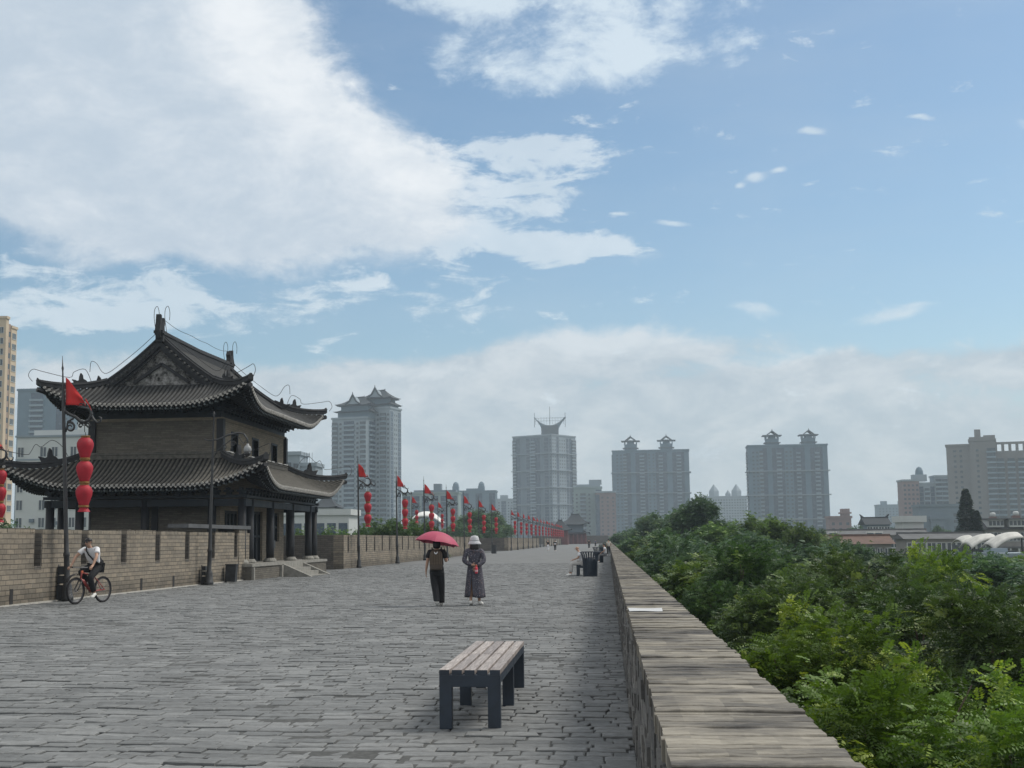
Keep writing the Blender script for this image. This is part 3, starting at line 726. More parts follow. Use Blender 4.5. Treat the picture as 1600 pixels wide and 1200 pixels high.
for y, s in ((gy[0], -1), (gy[1], 1)):
    # gable wall, set in under the verge
    yy = y-s*.18; n = 10
    tri = [(ux0+DG+.1, gz-.1), (ux1-DG-.1, gz-.1)]+[(ux1-d, profile(d, DU, UZ0, UZ1)-.2) for d in [DG+(DU-DG)*i/n for i in range(n+1)]]+[(ux0+d, profile(d, DU, UZ0, UZ1)-.2) for d in [DU-(DU-DG)*i/n for i in range(1, n+1)]]
    g = TB().prism([(p[0], p[1]) for p in tri], 'y', min(yy, yy-s*.2), max(yy, yy-s*.2)).put('gable_wall', M('carved_gable', (.17, .17, .168), .9, .9, 5.5, .8))
    # inner chevron and base moulding on the gable
    ch = TB(); cz = gz+.18
    for k in (-1, 1): ch.cbox((xr+k*.62, yy+s*.05, cz+.42), (1.5, .12, .13), ry=k*R(34))
    ch.box(xr-2.25, xr+2.25, yy+min(0, s*.16), yy+max(0, s*.16), gz-.05, gz+.07)
    ch.put('gable_moulding', m_ridge, g)
    # bargeboards following the slope, the row of verge tiles over them and the descending ridges
    for k in (-1, 1):
        bb = TB(); n = 12
        X = lambda d: (ux1-d) if k > 0 else (ux0+d)
        pr = [(X(d), profile(d, DU, UZ0, UZ1)) for d in [DG-.15+(DU-DG+.15)*i/n for i in range(n+1)]]
        for i in range(n):
            (xa, za), (xb, zb) = pr[i], pr[i+1]
            for q, (o0, o1, y0_, y1_) in enumerate(((-.24, -.02, y+s*.06, y+s*.14), (-.40, -.24, y+s*.0, y+s*.06))):
                a_, b_ = min(y0_, y1_), max(y0_, y1_)
                bb.add([(xa, a_, za+o0), (xb, a_, zb+o0), (xb, b_, zb+o0), (xa, b_, za+o0), (xa, a_, za+o1), (xb, a_, zb+o1), (xb, b_, zb+o1), (xa, b_, za+o1)], [(0, 3, 2, 1), (4, 5, 6, 7), (0, 1, 5, 4), (1, 2, 6, 5), (2, 3, 7, 6), (3, 0, 4, 7)])
        bb.put('bargeboard', m_wood)
        vt = TB(); d = DG
        while d < DU-.1:
            z = profile(d, DU, UZ0, UZ1); vt.tube([(X(d), y-s*.05, z+.0), (X(d), y+s*.24, z-.06)], .06, 6); vt.ball((X(d), y+s*.12, z-.42), (.05, .05, .05), 6, 4); d += .2
        vt.put('verge_tiles', m_tile)['kind'] = 'stuff'
        rg = TB(); ridge_path(rg, [(X(d), y-s*.12, profile(d, DU, UZ0, UZ1)+.02) for d in [DU-.1-(DU-DG+.25)*i/12 for i in range(13)]], .26, .34); rg.put('descending_ridge', m_ridge)
        beast((X(DG-.35), y-s*.12, profile(DG-.35, DU, UZ0, UZ1)+.25), (k, 0, 0), .55, 'roof_beast')
        # wire on little stays above the descending ridge
        up3 = Vector((0, 0, 1)); wp = [Vector((X(d), y-s*.12, profile(d, DU, UZ0, UZ1)+.62)) for d in (DU-.3, DU-1, DU-1.7, DG+.1)]
        e = wp[-1]; wire(wp+[e+Vector((k*.3, 0, .05)), e+Vector((k*.55, 0, .42)), e+Vector((k*.8, 0, .5)), e+Vector((k*.85, 0, .05))])
for cx, sx in ((ux0, 1), (ux1, -1)):
    for cy, sy in ((uy0, 1), (uy1, -1)):
        pts = hip('hip_ridge', cx, cy, sx, sy, DU, DG+.05, UZ0, UZ1, UUP, UK, m_ridge)
        p = Vector(pts[5]); beast((p.x, p.y, p.z+.2), (-sx, -sy, 0), .5, 'roof_beast')
        dd = Vector((-sx, -sy, 0)).normalized(); q = Vector(pts[-1]); up3 = Vector((0, 0, 1))
        wire([p+up3*.3-dd*.5, p+up3*.85-dd*.2, p+up3*.7+dd*.3, p+up3*.45+dd*.5, q+up3*.55-dd*.25, q+up3*.62+dd*.2, q+up3*.35+dd*.38, q+up3*.1+dd*.2])
wire([(xr, gy[0]+.3, UZ1+1.0)]+[(xr+.05, gy[0]+.3+(gy[1]-gy[0]-.6)*i/8, UZ1+.82+.03*(i % 2)) for i in range(1, 8)]+[(xr, gy[1]-.3, UZ1+1.0)], r=.011)
# wire stays down the far slope, seen from the walkway
# information pedestal by the columns
pd = thing('pedestal', 'small dark post-mounted box standing between the tower columns', 'post', (XF*TK-.3, 58.6*TK, .74))
MB(pd.location).box(XF*TK-.36, XF*TK-.24, 58.55*TK, 58.65*TK, .76, 1.35).build('post', m_iron, pd)
MB(pd.location).box(XF*TK-.48, XF*TK-.12, 58.4*TK, 58.8*TK, 1.35, 1.7).build('box', m_iron, pd)
# ---------------------------------------------------------------- lantern posts, flags, lanterns
m_red = M('red_flag_cloth', (.52, .035, .035), .8, .12, 3)
m_lant = M('red_lantern_silk', (.36, .02, .035), .6, .15, 5)
m_gold = M('dull_gold_band', (.30, .17, .06), .5, .3, 20, metal=.3)
m_boxg = M('dark_grey_cabinet', (.035, .038, .042), .6, .25, 6)
def post_mesh():
    mb = MB()
    mb.lathe([(.17, 0), (.17, .12), (.14, .16), (.13, .42), (.11, .5), (.085, .55), (.08, 1.25), (.095, 1.28), (.095, 1.34), (.07, 1.4), (.062, 2.2), (.05, 5.9), (.03, 6.15), (.02, 6.6), (.035, 6.68), (.018, 6.76), (.006, 7.05)], n=10)
    return mb
def scroll(c, r0, turns, a0, sg=1, n=16):
    return [(c[0]+(r0*(1-.75*i/n))*math.cos(a0+sg*2*PI*turns*i/n), c[1], c[2]+(r0*(1-.75*i/n))*math.sin(a0+sg*2*PI*turns*i/n)) for i in range(n+1)]
def arm_mesh():
    """wrought scroll arm like a writhing dragon, reaching out to +x"""
    mb = MB()
    mb.tube([(.05, 0, 5.42), (.18, 0, 5.32), (.35, 0, 5.24), (.5, 0, 5.10), (.62, 0, 5.06), (.76, 0, 5.12), (.84, 0, 5.28), (.80, 0, 5.42), (.66, 0, 5.48), (.52, 0, 5.50), (.42, 0, 5.55)], [.036, .042, .047, .052, .052, .05, .047, .042, .036, .028, .012], 7)
    mb.tube([(.80, 0, 5.30), (.90, 0, 5.12), (1.0, 0, 5.02), (1.1, 0, 5.06), (1.12, 0, 5.16), (1.05, 0, 5.2)], [.04, .037, .034, .031, .026, .015], 7)
    mb.tube(scroll((.19, 0, 4.95), .15, 1.3, PI*.6, -1), [.038-.0014*i for i in range(17)], 7)
    mb.tube([(.05, 0, 4.82), (.10, 0, 4.98), (.12, 0, 5.12), (.3, 0, 5.2)], [.028, .026, .026, .03], 7)
    mb.tube(scroll((.50, 0, 4.97), .08, 1.0, 0, 1, 10), .025, 6); mb.tube(scroll((.72, 0, 4.96), .08, 1.1, PI, -1, 10), .025, 6)
    mb.tube([(.42, 0, 5.55), (.50, .02, 5.62), (.64, 0, 5.58), (.70, 0, 5.50)], [.01, .022, .02, .01], 6)
    mb.tube([(.62, 0, 5.06), (.62, 0, 4.78)], .012, 5)
    for x, z in ((.3, 5.3), (.58, 5.55), (.88, 5.4), (.4, 5.02)): mb.tube([(x, 0, z), (x+.05, 0, z+.12)], [.02, .004], 5)
    return mb
def flag_mesh(k):
    """triangular-ended flag drooping from its pole"""
    rr = random.Random(k); a = rr.uniform(-.06, .06); L = rr.uniform(.5, .64); dr = rr.uniform(.18, .42)
    mb = MB()
    def f(u, v):        # u out from the pole, v down
        top = 6.42-.25*u*u-dr*u*.9; bot = 5.60-dr*.15*u
        z = top+(bot-top)*v; x = .06+L*u*(.75+.25*v); y = .07*math.sin(6*u+2*v+k)+a*u+.03*math.sin(9*v+k)*u
        return (x, y, z)
    mb.grid(f, 12, 10)
    mb.grid(lambda u, v: (.06+L*.98+.18*u, .03*math.sin(5*u), 5.66-.28*u+.10*v*(1-.7*u)), 5, 2)
    return mb
def lantern_mb(z):
    prof = [(.10, .62), (.115, .60), (.195, .53), (.238, .43), (.232, .33), (.192, .19), (.148, .07), (.135, .0)]
    mb = MB(); mb.lathe([(r, z+h) for r, h in prof][::-1], (.62, 0, 0), 32, wob=lambda w: -.07*(1-abs(math.cos(8*w)))); return mb
def band_mb(z):
    mb = MB()
    for h, r in ((.60, .122), (.635, .13), (.0, .142), (-.03, .145)): mb.lathe([(r, z+h-.012), (r+.012, z+h), (r, z+h+.012)], (.62, 0, 0), 20)
    return mb
post_src = thing('lantern_post', 'x', 'lamp post'); post_mesh().build('pole', m_iron, post_src, smooth=True); arm_mesh().build('scroll_arm', m_iron, post_src, smooth=True)
flag_srcs = []
for k in range(4):
    o = flag_mesh(k*3+1).build('flag', m_red, None, smooth=True); tag(o, 'x', 'flag'); md = o.modifiers.new('thick', 'SOLIDIFY'); md.thickness = .006; flag_srcs.append(o)
lant_src = thing('lantern_string', 'x', 'lantern')
for k, z in enumerate((4.05, 3.37, 2.69)):
    l = lantern_mb(z).build('lantern', m_lant, lant_src, smooth=True); band_mb(z).build('band', m_gold, l, smooth=True)
    if k == 2:
        mb = MB(); mb.lathe([(.10, z-.02), (.125, z-.09), (.17, z-.17), (.15, z-.172), (.09, z-.05)], (.62, 0, 0), 16, wob=lambda w: .12*math.sin(5*w)); mb.build('tassel_skirt', m_lant, l)
mb = MB(); mb.tube([(.62, 0, 4.80), (.62, 0, 4.66)], .01, 5); mb.build('hanging_hook', m_iron, lant_src)
used = [0]
def place_post(x, y, z=0.0, rz=0.0, lean=0.0, lp=None, lf=None, ll=None, g='far', flag=True, fk=0, lantern=True):
    grp = {'far': ('lantern posts in the far row', 'flags on the far posts', 'lantern strings in the far row'), 'near': ('lantern posts along the left parapet', 'red flags along the left parapet', 'lantern strings along the left parapet'),
           'out': ('lantern posts on the outer parapet', 'flags on the outer parapet', 'lantern strings on the outer parapet')}[g]
    first = used[0] == 0; used[0] += 1
    for src, lab, gr in ((post_src, lp, grp[0]), (flag_srcs[fk] if flag else None, lf, grp[1]), (lant_src if lantern else None, ll, grp[2])):
        if src is None: continue
        o = src if src.name in pending else copy_tree(src)
        pending.discard(src.name)
        tl = src is lant_src; o.location = (x+(math.sin(lean)*4.3 if tl else 0), y, z); o.rotation_euler = (0, 0 if tl else lean, rz+(random.choice((-.7, -.3, .2, .9, 1.2)) if src in flag_srcs and g != 'near' else 0)); o['label'] = lab; o['group'] = gr
pending = {post_src.name, lant_src.name, *[f.name for f in flag_srcs]}
PX = WX+.42
def post_at(px, **k): place_post(PX, y_on_wall(px, PX), **k)
post_at(108, g='near', fk=0, lean=-.05, lp='nearest lantern post, standing in front of the parapet beside the cyclist', lf='big red flag on the nearest post, in front of the tower roof', ll='nearest string of three red lanterns, in front of the tower')
near = [(561, 'first lantern post beyond the tower, before the twin-roofed apartment tower', 1), (621, 'second lantern post beyond the tower, at the edge of the twin-roofed apartment tower', 2),
        (664, 'third lantern post beyond the tower, left of the red umbrella', 0), (699, 'fourth lantern post beyond the tower, over the red umbrella', 3), (726, 'fifth lantern post beyond the tower, between umbrella and grey hat', 1), (749, 'sixth lantern post beyond the tower, above the grey sun hat', 2), (769, 'seventh lantern post beyond the tower, right of the grey sun hat before the dark tree', 0)]
for i, (px, lab, fk) in enumerate(near):
    wh = ('first', 'second', 'third', 'fourth', 'fifth', 'sixth', 'seventh')[i]
    post_at(px, g='near', fk=fk, lean=-.012, rz=.12*(i % 3-1), lp=lab, lf=wh+' red flag beyond the tower, on top of its lantern post', ll=wh+' string of red lanterns beyond the tower')
y = YS3+1
k = 0
while y < 488:
    place_post(PX, y, g='far', fk=k % 4, rz=.1*random.uniform(-1, 1), lp='thin lantern post in the far row leading to the gate tower', lf='small red flag in the far row leading to the gate tower', ll='small string of red lanterns in the far row leading to the gate tower')
    y += 15; k += 1
place_post(-24.9, at(654, 800, 166).y, z=.9, g='out', fk=2, lp='lantern post on the distant bastion, left of the red umbrella', lf='red flag on the distant bastion, left of the red umbrella', ll='lantern string on the distant bastion, left of the red umbrella')
place_post(-24.9, 192, z=.9, g='out', fk=1, lp='lantern post on the distant bastion, behind the red umbrella', lf='red flag on the distant bastion, over the red umbrella', ll='lantern string on the distant bastion, behind the red umbrella')
place_post(at(-23, 800, 51).x, 51, z=0, g='out', fk=3, lp='lantern post at the left edge, on the outer parapet of the near bastion', lf='flag at the left edge, on the near bastion', ll='lantern string cut off by the left edge of the picture')
# cabinet strapped to the nearest post, camera post by the tower
def cab(label, px, x, w, d, h):
    y = y_on_wall(px, x); o = thing('cabinet', label, 'cabinet', (x, y, 0))
    MB(o.location).box(x-w/2, x+w/2, y-d/2, y+d/2, .02, h*.45).build('lower_box', m_boxg, o, bevel=.01)
    MB(o.location).box(x-w/2+.02, x+w/2-.02, y-d/2+.02, y+d/2-.02, h*.5, h*.72).build('middle_box', m_boxg, o, bevel=.01)
    MB(o.location).box(x-w/2+.01, x+w/2-.03, y-d/2+.03, y+d/2-.03, h*.76, h).build('upper_box', m_boxg, o, bevel=.01)
    MB(o.location).box(x-w/2-.03, x-w/2, y-.03, y+.03, .0, h*1.05).build('rail', m_iron, o)
cab('dark stacked equipment boxes left of the nearest lantern post', 100, PX-.28, .26, .3, .98)
cab('dark stacked equipment boxes left of the camera post', 320.5, PX-.24, .2, .3, .72)
cy = y_on_wall(327, PX)
cp = thing('camera_post', 'dark post without flag carrying a dome camera before the tower corner', 'camera post', (PX, cy, 0)); cp.rotation_euler = (0, .018, 0)
MB().lathe([(.19, 0), (.19, .12), (.15, .16), (.14, .42), (.12, .5), (.09, .55), (.085, 1.25), (.1, 1.28), (.1, 1.34), (.075, 1.4), (.065, 2.2), (.045, 5.0), (.035, 6.55), (.05, 6.6), (.03, 6.66), (.01, 6.7)], n=10).build('pole', m_iron, cp, smooth=True)
a = MB(); a.tube([(-.35, 0, 5.62), (-.2, 0, 5.56), (.2, 0, 5.60), (.6, 0, 5.78), (1.0, 0, 5.86), (1.22, 0, 5.82), (1.36, 0, 5.62), (1.38, 0, 5.42)], [.02, .028, .034, .038, .038, .036, .034, .034], 8)
a.tube(scroll((.45, 0, 5.30), .12, 1.2, PI, -1), .018, 6); a.tube(scroll((.8, 0, 5.42), .12, 1.2, 0, 1), .018, 6); a.tube([(.04, 0, 4.9), (.2, 0, 5.2), (.6, 0, 5.5), (.9, 0, 5.75)], .02, 6)
a.build('scroll_arm', m_iron, cp, smooth=True)
dm = MB().lathe([(.05, 5.44), (.055, 5.38), (.12, 5.33), (.15, 5.25), (.15, 5.17), (.13, 5.12)][::-1], (1.38, 0, 0), 16).build('camera_housing', M('pale_grey_plastic', (.28, .29, .30), .5, .05, 5), cp, smooth=True)
MB().lathe([(.02, 4.93), (.075, 4.96), (.115, 5.03), (.125, 5.12)], (1.38, 0, 0), 16).build('camera_dome', M('black_dome', (.015, .015, .018), .15, .1, 5, spec=.6), dm, smooth=True)

# ---------------------------------------------------------------- bench
m_steel = M('navy_painted_steel', (.022, .034, .052), .45, .2, 6, spec=.5, bump=.05)
m_slat = None
mt, g, b = newmat('weathered_slat_wood'); p = g.node('ShaderNodeTexCoord').outputs['Object']; x_, y_, z_ = g.sep(p)
n = g.noise(g.comb(g.math('MULTIPLY', x_, 40), g.math('MULTIPLY', y_, 2.2), z_), 1.6, 8, .7); n2 = g.noise(p, 5, 5, .6)
c = g.mix(g.ramp(n, .35, .7), (.21, .185, .175), (.45, .415, .40)); c = g.mix(g.ramp(n2, .5, .72, 0, .6), c, (.23, .20, .185))
oi = g.node('ShaderNodeObjectInfo').outputs['Random']; c = g.mix(1, c, g.mix(oi, (.72, .70, .70), (1.15, 1.13, 1.10)), 'MULTIPLY')
g.put(b.inputs['Base Color'], c); b.inputs['Roughness'].default_value = .6
bp = g.node('ShaderNodeBump'); bp.inputs['Strength'].default_value = .4; bp.inputs['Distance'].default_value = .004; g.put(bp.inputs['Height'], n); g.l.new(bp.outputs[0], b.inputs['Normal'])
m_slat = mt
def make_bench(label, x0, x1, y0, y1, group=None, h=.50):
    o = thing('bench', label, 'bench', ((x0+x1)/2, (y0+y1)/2, 0), 0, group)
    w = x1-x0; L = y1-y0; lw = .108; hz = h-.045
    for yc, d in ((-L/2+.05, .1), (0, .1), (L/2-.05, .1)):
        mb = MB(); ya, yb = yc-d/2, yc+d/2
        mb.prism([(-w/2, .0), (-w/2+lw, .0), (-w/2+lw, hz-.10), (w/2-lw, hz-.10), (w/2-lw, 0), (w/2, 0), (w/2, hz), (-w/2, hz)], 'y', ya, yb)
        mb.build('leg_frame', m_steel, o, bevel=.004)
    for s in (-1, 1): MB().box(s*w/2-.03*(s > 0)-.0*(s < 0), s*w/2+.03*(s < 0), -L/2+.101, -.051, hz-.07, hz-.002).box(s*w/2-.03*(s > 0), s*w/2+.03*(s < 0), .051, L/2-.101, hz-.07, hz-.002).build('side_rail', m_steel, o)
    n = 5; gp_ = .022; sw = (w-(n-1)*gp_)/n
    for ya, yb in ((-L/2+.006, -.010), (.010, L/2-.006)):
        for i in range(n):
            xa = -w/2+i*(sw+gp_); MB().box(xa, xa+sw, ya, yb, hz+.001, h+random.gauss(0, .001)).build('slat', m_slat, o, bevel=.004)
            e = -L/2 if ya < 0 else L/2-.006; MB().box(xa, xa+sw, e, e+.0055, hz+.001, h-.003).build('end_cap', m_steel, o)
    return o
a, b, c = gp(689, 1139.5), gp(785, 1139), gp(818, 1074)
bx1 = (b.x+c.x)/2; bench = make_bench('nearest bench with weathered slats on dark steel legs, alone in the foreground', bx1-.525, bx1, a.y, c.y)

# ---------------------------------------------------------------- litter bins and benches along the right parapet
def make_bin():
    o = thing('litter_bin', 'x', 'litter bin', (0, 0, 0), 0, 'litter bins along the right parapet')
    MB().lathe([(.27, .03), (.285, .10), (.30, .6), (.30, .8)], n=28, cap=True).build('barrel_liner', m_steel, o, smooth=True)
    for i in range(22):
        w = 2*PI*i/22; mb = MB(); c, s = math.cos(w), math.sin(w)
        pts = [(.30, .06), (.315, .6), (.33, .78), (.37, .95), (.43, 1.06)]; hw = .028; vs = []
        for r, z in pts:
            for q in (-1, 1):
                for dr in (0, .012): vs.append(((r+dr)*c-s*hw*q, (r+dr)*s+c*hw*q, z))
        fs = []
        for j in range(4):
            k = 4*j; fs += [(k, k+2, k+6, k+4), (k+1, k+5, k+7, k+3), (k, k+4, k+5, k+1), (k+2, k+3, k+7, k+6)]
        fs += [(0, 1, 3, 2), (16, 18, 19, 17)]; mb.add(vs, fs); mb.build('slat', m_steel, o)
    MB().lathe([(.42, 1.05), (.455, 1.05), (.46, 1.08), (.42, 1.085)], n=28, cap=False).build('rim', m_steel, o, smooth=True)
    MB().lathe([(.29, .0), (.31, .0), (.31, .07), (.29, .07)], n=28, cap=True).build('foot_ring', m_steel, o)
    return o
b0 = make_bin(); by = gp(922, 901).y
b0.location = (at(922, 880, by+.3).x, by+.3, 0); b0['label'] = 'nearest dark slatted litter bin with flared rim, beside the seated old man'
for px, py, lab in ((936, 879, 'second dark litter bin along the right parapet, partly behind the first'), (942, 866, 'third dark litter bin farther along the right parapet')):
    c = copy_tree(b0); q = gp(px, py); c.location = (q.x, q.y, 0); c['label'] = lab
make_bench('slatted bench behind the nearest litter bin, the old man sits on it', -1.42, -.90, by+.95, by+3.1, 'benches along the right parapet')
make_bench('far bench behind the second litter bin by the right parapet', -1.35, -.83, by+26, by+28.2, 'benches along the right parapet')
# small bin against the pier by the tower, and one by the distant recess
o = thing('rubbish_box', 'small dark tapered bin leaning at the foot of the brick pier by the tower', 'litter bin', (WX+.32, y_on_wall(362, WX+.32), 0))
MB().prism([(-.24, .02), (.20, .02), (.24, .70), (-.20, .70)], 'y', -.16, .16).build('box', m_boxg, o, bevel=.015); MB().box(-.22, .26, -.18, .18, .70, .74).build('lid', m_boxg, o, bevel=.01)
o = thing('rubbish_box', 'small dark bin far off at the end of the long parapet', 'litter bin', gp(772, 865))
MB().lathe([(.3, 0), (.33, .95), (.3, 1.0)], n=12).build('box', m_boxg, o); MB().lathe([(.34, 1.0), (.34, 1.06)], n=12).build('lid', m_boxg, o)
# ---------------------------------------------------------------- people
m_skin = M('skin', (.42, .26, .19), .5, .08, 12); m_hair = M('black_hair', (.012, .011, .012), .45, .3, 30)
m_black = M('black_trousers', (.014, .015, .018), .8, .25, 8, .2); m_white_cloth = M('white_cotton', (.70, .71, .74), .85, .06, 6, .15); m_shoe = M('white_shoe', (.74, .74, .72), .6, .05, 8); m_sole = M('dark_sole', (.03, .03, .03), .8, .2, 8)
m_dtee = M('black_tee', (.02, .02, .022), .85, .25, 9)
def hand(nodes, edges, roots, pre, w, d, up, side, curl=.6, L=.085):
    """palm node chain plus four unequal fingers and a thumb; w wrist, d direction of the fingers, up back of the hand, side towards the thumb"""
    d, up, side = Vector(d).normalized(), Vector(up).normalized(), Vector(side).normalized(); w = Vector(w)
    nodes[pre+'palm'] = (w+d*.045, (.036, .018)); nodes[pre+'knuck'] = (w+d*.085, (.038, .015)); edges.append((pre+'wrist', pre+'palm', pre+'knuck'))
    for i, (off, ln) in enumerate(((.028, .070), (.010, .080), (-.009, .074), (-.027, .058))):
        b = w+d*.085+side*off; k1 = b+d*ln*.45-up*ln*.15*curl; k2 = k1+(d*(1-curl*.5)-up*curl).normalized()*ln*.35; k3 = k2+(d*(1-curl*.9)-up*curl*1.3).normalized()*ln*.3
        names = [f'{pre}f{i}{j}' for j in range(4)]
        for n, p, r in zip(names, (b-d*.01, k1, k2, k3), (.0095, .009, .0085, .007)): nodes[n] = (p, r)
        edges.append(tuple(names)); roots.add(names[0])
    b = w+d*.03+side*.03; names = [f'{pre}t{j}' for j in range(3)]
    for n, p, r in zip(names, (b-side*.01, b+side*.03+d*.025-up*.01*curl, b+side*.03+d*.055-up*.03*curl), (.013, .0105, .0085)): nodes[n] = (p, r)
    edges.append(tuple(names)); roots.add(names[0])
def head_mesh(c, tilt, turn, hair=None, parent=None, body=None):
    pass
def face_features(parent, c, fwd, mats=True, glasses=False, s=1.0):
    """ears, nose, eyes and mouth set on the head; fwd is the facing direction"""
    fwd = Vector(fwd).normalized(); rt = Vector((fwd.y, -fwd.x, 0)).normalized(); up = rt.cross(fwd); c = Vector(c)
    mb = MB(); mb.ball(c+fwd*.098-up*.015, (.016*s, .016*s, .022*s), 8, 6)
    for k in (-1, 1): mb.ball(c+rt*k*.076+up*-.005, (.014, .018, .03), 8, 6)
    mb.build('nose_and_ears', m_skin, parent, smooth=True)
    mb = MB()
    for k in (-1, 1): mb.ball(c+fwd*.086+rt*k*.032+up*.012, .010, 8, 6)
    mb.build('eyes', M('dark_eye', (.02, .015, .012), .3, .1, 9), parent, smooth=True)
    mb = MB(); mb.ball(c+fwd*.088-up*.052, (.022, .012, .007), 8, 6); mb.build('mouth', M('lips', (.30, .13, .11), .5, .1, 9), parent, smooth=True)
    if glasses:
        mb = MB()
        for k in (-1, 1): mb.ball(c+fwd*.094+rt*k*.033+up*.012, (.027, .016, .020), 10, 6)
        mb.tube([c+fwd*.1-rt*.02+up*.014, c+fwd*.1+rt*.02+up*.014], .004, 5)
        for k in (-1, 1): mb.tube([c+fwd*.09+rt*k*.058+up*.016, c+rt*k*.08+up*.01], .004, 5)
        mb.build('sunglasses', M('black_lens', (.01, .01, .012), .12, .1, 5, spec=.7), parent, smooth=True)
def body_nodes(p):
    """p: joint dict (pelvis, chest, neck, head, shoulders etc.) -> skeleton with human radii"""
    n = {'pelvis': (p['pelvis'], (.135, .10)), 'waist': (p['waist'], (.115, .09)), 'chest': (p['chest'], (.135, .10)), 'neckb': (p['neckb'], (.06, .058)), 'neck': (p['neck'], (.052, .052)),
         'jaw': (p['jaw'], (.062, .068)), 'skull': (p['skull'], (.077, .09)), 'crown': (p['crown'], (.055, .062))}
    e = [('pelvis', 'waist', 'chest', 'neckb', 'neck', 'jaw', 'skull', 'crown')]
    for s in 'lr':
        n[s+'sh'] = (p[s+'sh'], .056); n[s+'el'] = (p[s+'el'], .040); n[s+'fm'] = ((Vector(p[s+'el'])*.65+Vector(p[s+'wr'])*.35), .038); n[s+'wrist'] = (p[s+'wr'], (.027, .023))
        e.append(('chest', s+'sh', s+'el', s+'fm', s+'wrist'))
        n[s+'hip'] = (p[s+'hip'], .085); n[s+'kn'] = (p[s+'kn'], .056); n[s+'cf'] = ((Vector(p[s+'kn'])*.68+Vector(p[s+'an'])*.32), .052); n[s+'an'] = (p[s+'an'], .036); n[s+'ball'] = (p[s+'ball'], (.038, .028)); n[s+'toe'] = (p[s+'toe'], (.03, .018))
        e.append(('pelvis', s+'hip', s+'kn', s+'cf', s+'an', s+'ball', s+'toe'))
    return n, e
def shoes(parent, p, mat=None):
    for s in 'lr':
        an, ba, to = Vector(p[s+'an']), Vector(p[s+'ball']), Vector(p[s+'toe']); mb = MB()
        d = (to-an); d.z *= .9; heel = an-Vector((d.x, d.y, 0)).normalized()*.045+Vector((0, 0, -.045))
        mb.tube([heel, an+Vector((0, 0, -.025)), (an+ba)/2+Vector((0, 0, -.005)), ba, to, to+d.normalized()*.02], [.03, .052, .05, .048, .04, .018], 10)
        mb.build('shoe', mat or m_shoe, parent, smooth=True)
def cloth_skin(name, nodes, pts, chains, mat, parent, root, grow=1.0, sub=2):
    return skin(name, {k: (nodes[k][0] if len(v) == 1 else v[0], v[-1]) for k, v in pts.items()}, chains, mat, parent, root, sub)
def hair_cap(parent, c, back, r=(.083, .096, .088), low=.0, mat=None, name='hair'):
    c = Vector(c); back = Vector(back).normalized(); mb = MB()
    def f(u, v):
        w = 2*PI*u; d = Vector((math.cos(w), math.sin(w), 0)); bk = max(0, d.dot(back)); ph = v*(PI*.5+.05+.55*bk+low*bk)
        return c+Vector((d.x*r[0]*math.sin(ph), d.y*r[1]*math.sin(ph), r[2]*math.cos(ph)))*(1+.03*math.sin(17*w)*v)
    mb.grid(f, 24, 8); o = mb.build(name, mat or m_hair, parent, smooth=True); md = o.modifiers.new('t', 'SOLIDIFY'); md.thickness = .012; md.offset = 1; return o
def tube_cloth(name, rings, mat, parent, n=24, fold=.0, seed=0, thick=.008):
    """garment lofted through elliptical rings (cx, cy, z, rx, ry); fold adds pleats growing downwards"""
    mb = MB(); rr = random.Random(seed); ph = [rr.uniform(0, 6) for _ in range(4)]; m = len(rings)-1
    def f(u, v):
        t = v*m; i = min(int(t), m-1); q = t-i; a, b = rings[i], rings[i+1]; r = [a[j]*(1-q)+b[j]*q for j in range(5)]; w = 2*PI*u
        k = 1+fold*v*(math.sin(5*w+ph[0])*.6+math.sin(9*w+ph[1]+2*v)*.4+math.sin(13*w+ph[2])*.25)
        return (r[0]+r[3]*k*math.cos(w), r[1]+r[4]*k*math.sin(w), r[2])
    mb.grid(f, n, m*5); o = mb.build(name, mat, parent, smooth=True); md = o.modifiers.new('t', 'SOLIDIFY'); md.thickness = thick; return o

# ---- walker with umbrella and backpack (seen from behind; local +y is her walking direction, x to her right)
q = gp(683, 946.5); wa = thing('person', 'walker seen from behind in black tee and wide black trousers under the red umbrella', 'person', (q.x, q.y, 0), .03)
P = dict(pelvis=(0, 0, .90), waist=(0, .01, 1.04), chest=(0, .01, 1.24), neckb=(0, .0, 1.39), neck=(0, .015, 1.44), jaw=(0, .05, 1.50), skull=(0, .03, 1.565), crown=(0, .02, 1.62),
         lsh=(-.175, .0, 1.35), lel=(-.235, -.03, 1.08), lwr=(-.275, .03, .86), rsh=(.175, .0, 1.35), rel=(.225, .04, 1.10), rwr=(.235, .22, 1.13),
         lhip=(-.085, 0, .86), lkn=(-.05, -.04, .49), lan=(.02, -.20, .13), lball=(.02, -.12, .035), ltoe=(.02, -.07, .02), rhip=(.085, 0, .86), rkn=(.09, .12, .48), ran=(.085, .10, .09), rball=(.085, .22, .035), rtoe=(.085, .28, .03))
n, e = body_nodes(P); roots = {'pelvis'}
hand(n, e, roots, 'l', P['lwr'], (-.05, .03, -1), (-1, 0, 0), (0, 1, 0), .4); hand(n, e, roots, 'r', P['rwr'], (0, .9, .35), (1, 0, 0), (0, -.3, 1), 1.0)
bd = skin('body', n, e, m_skin, wa, roots); face_features(wa, (0, .045, 1.555), (0, 1, 0)); hair_cap(wa, (0, .022, 1.565), (0, -1, 0), low=.7)
tube_cloth('bob_hair', [(0, .0, 1.60, .075, .07), (0, -.01, 1.54, .092, .085), (0, -.02, 1.46, .088, .075), (0, -.02, 1.42, .07, .06)], m_hair, wa, 20, .04, 3)
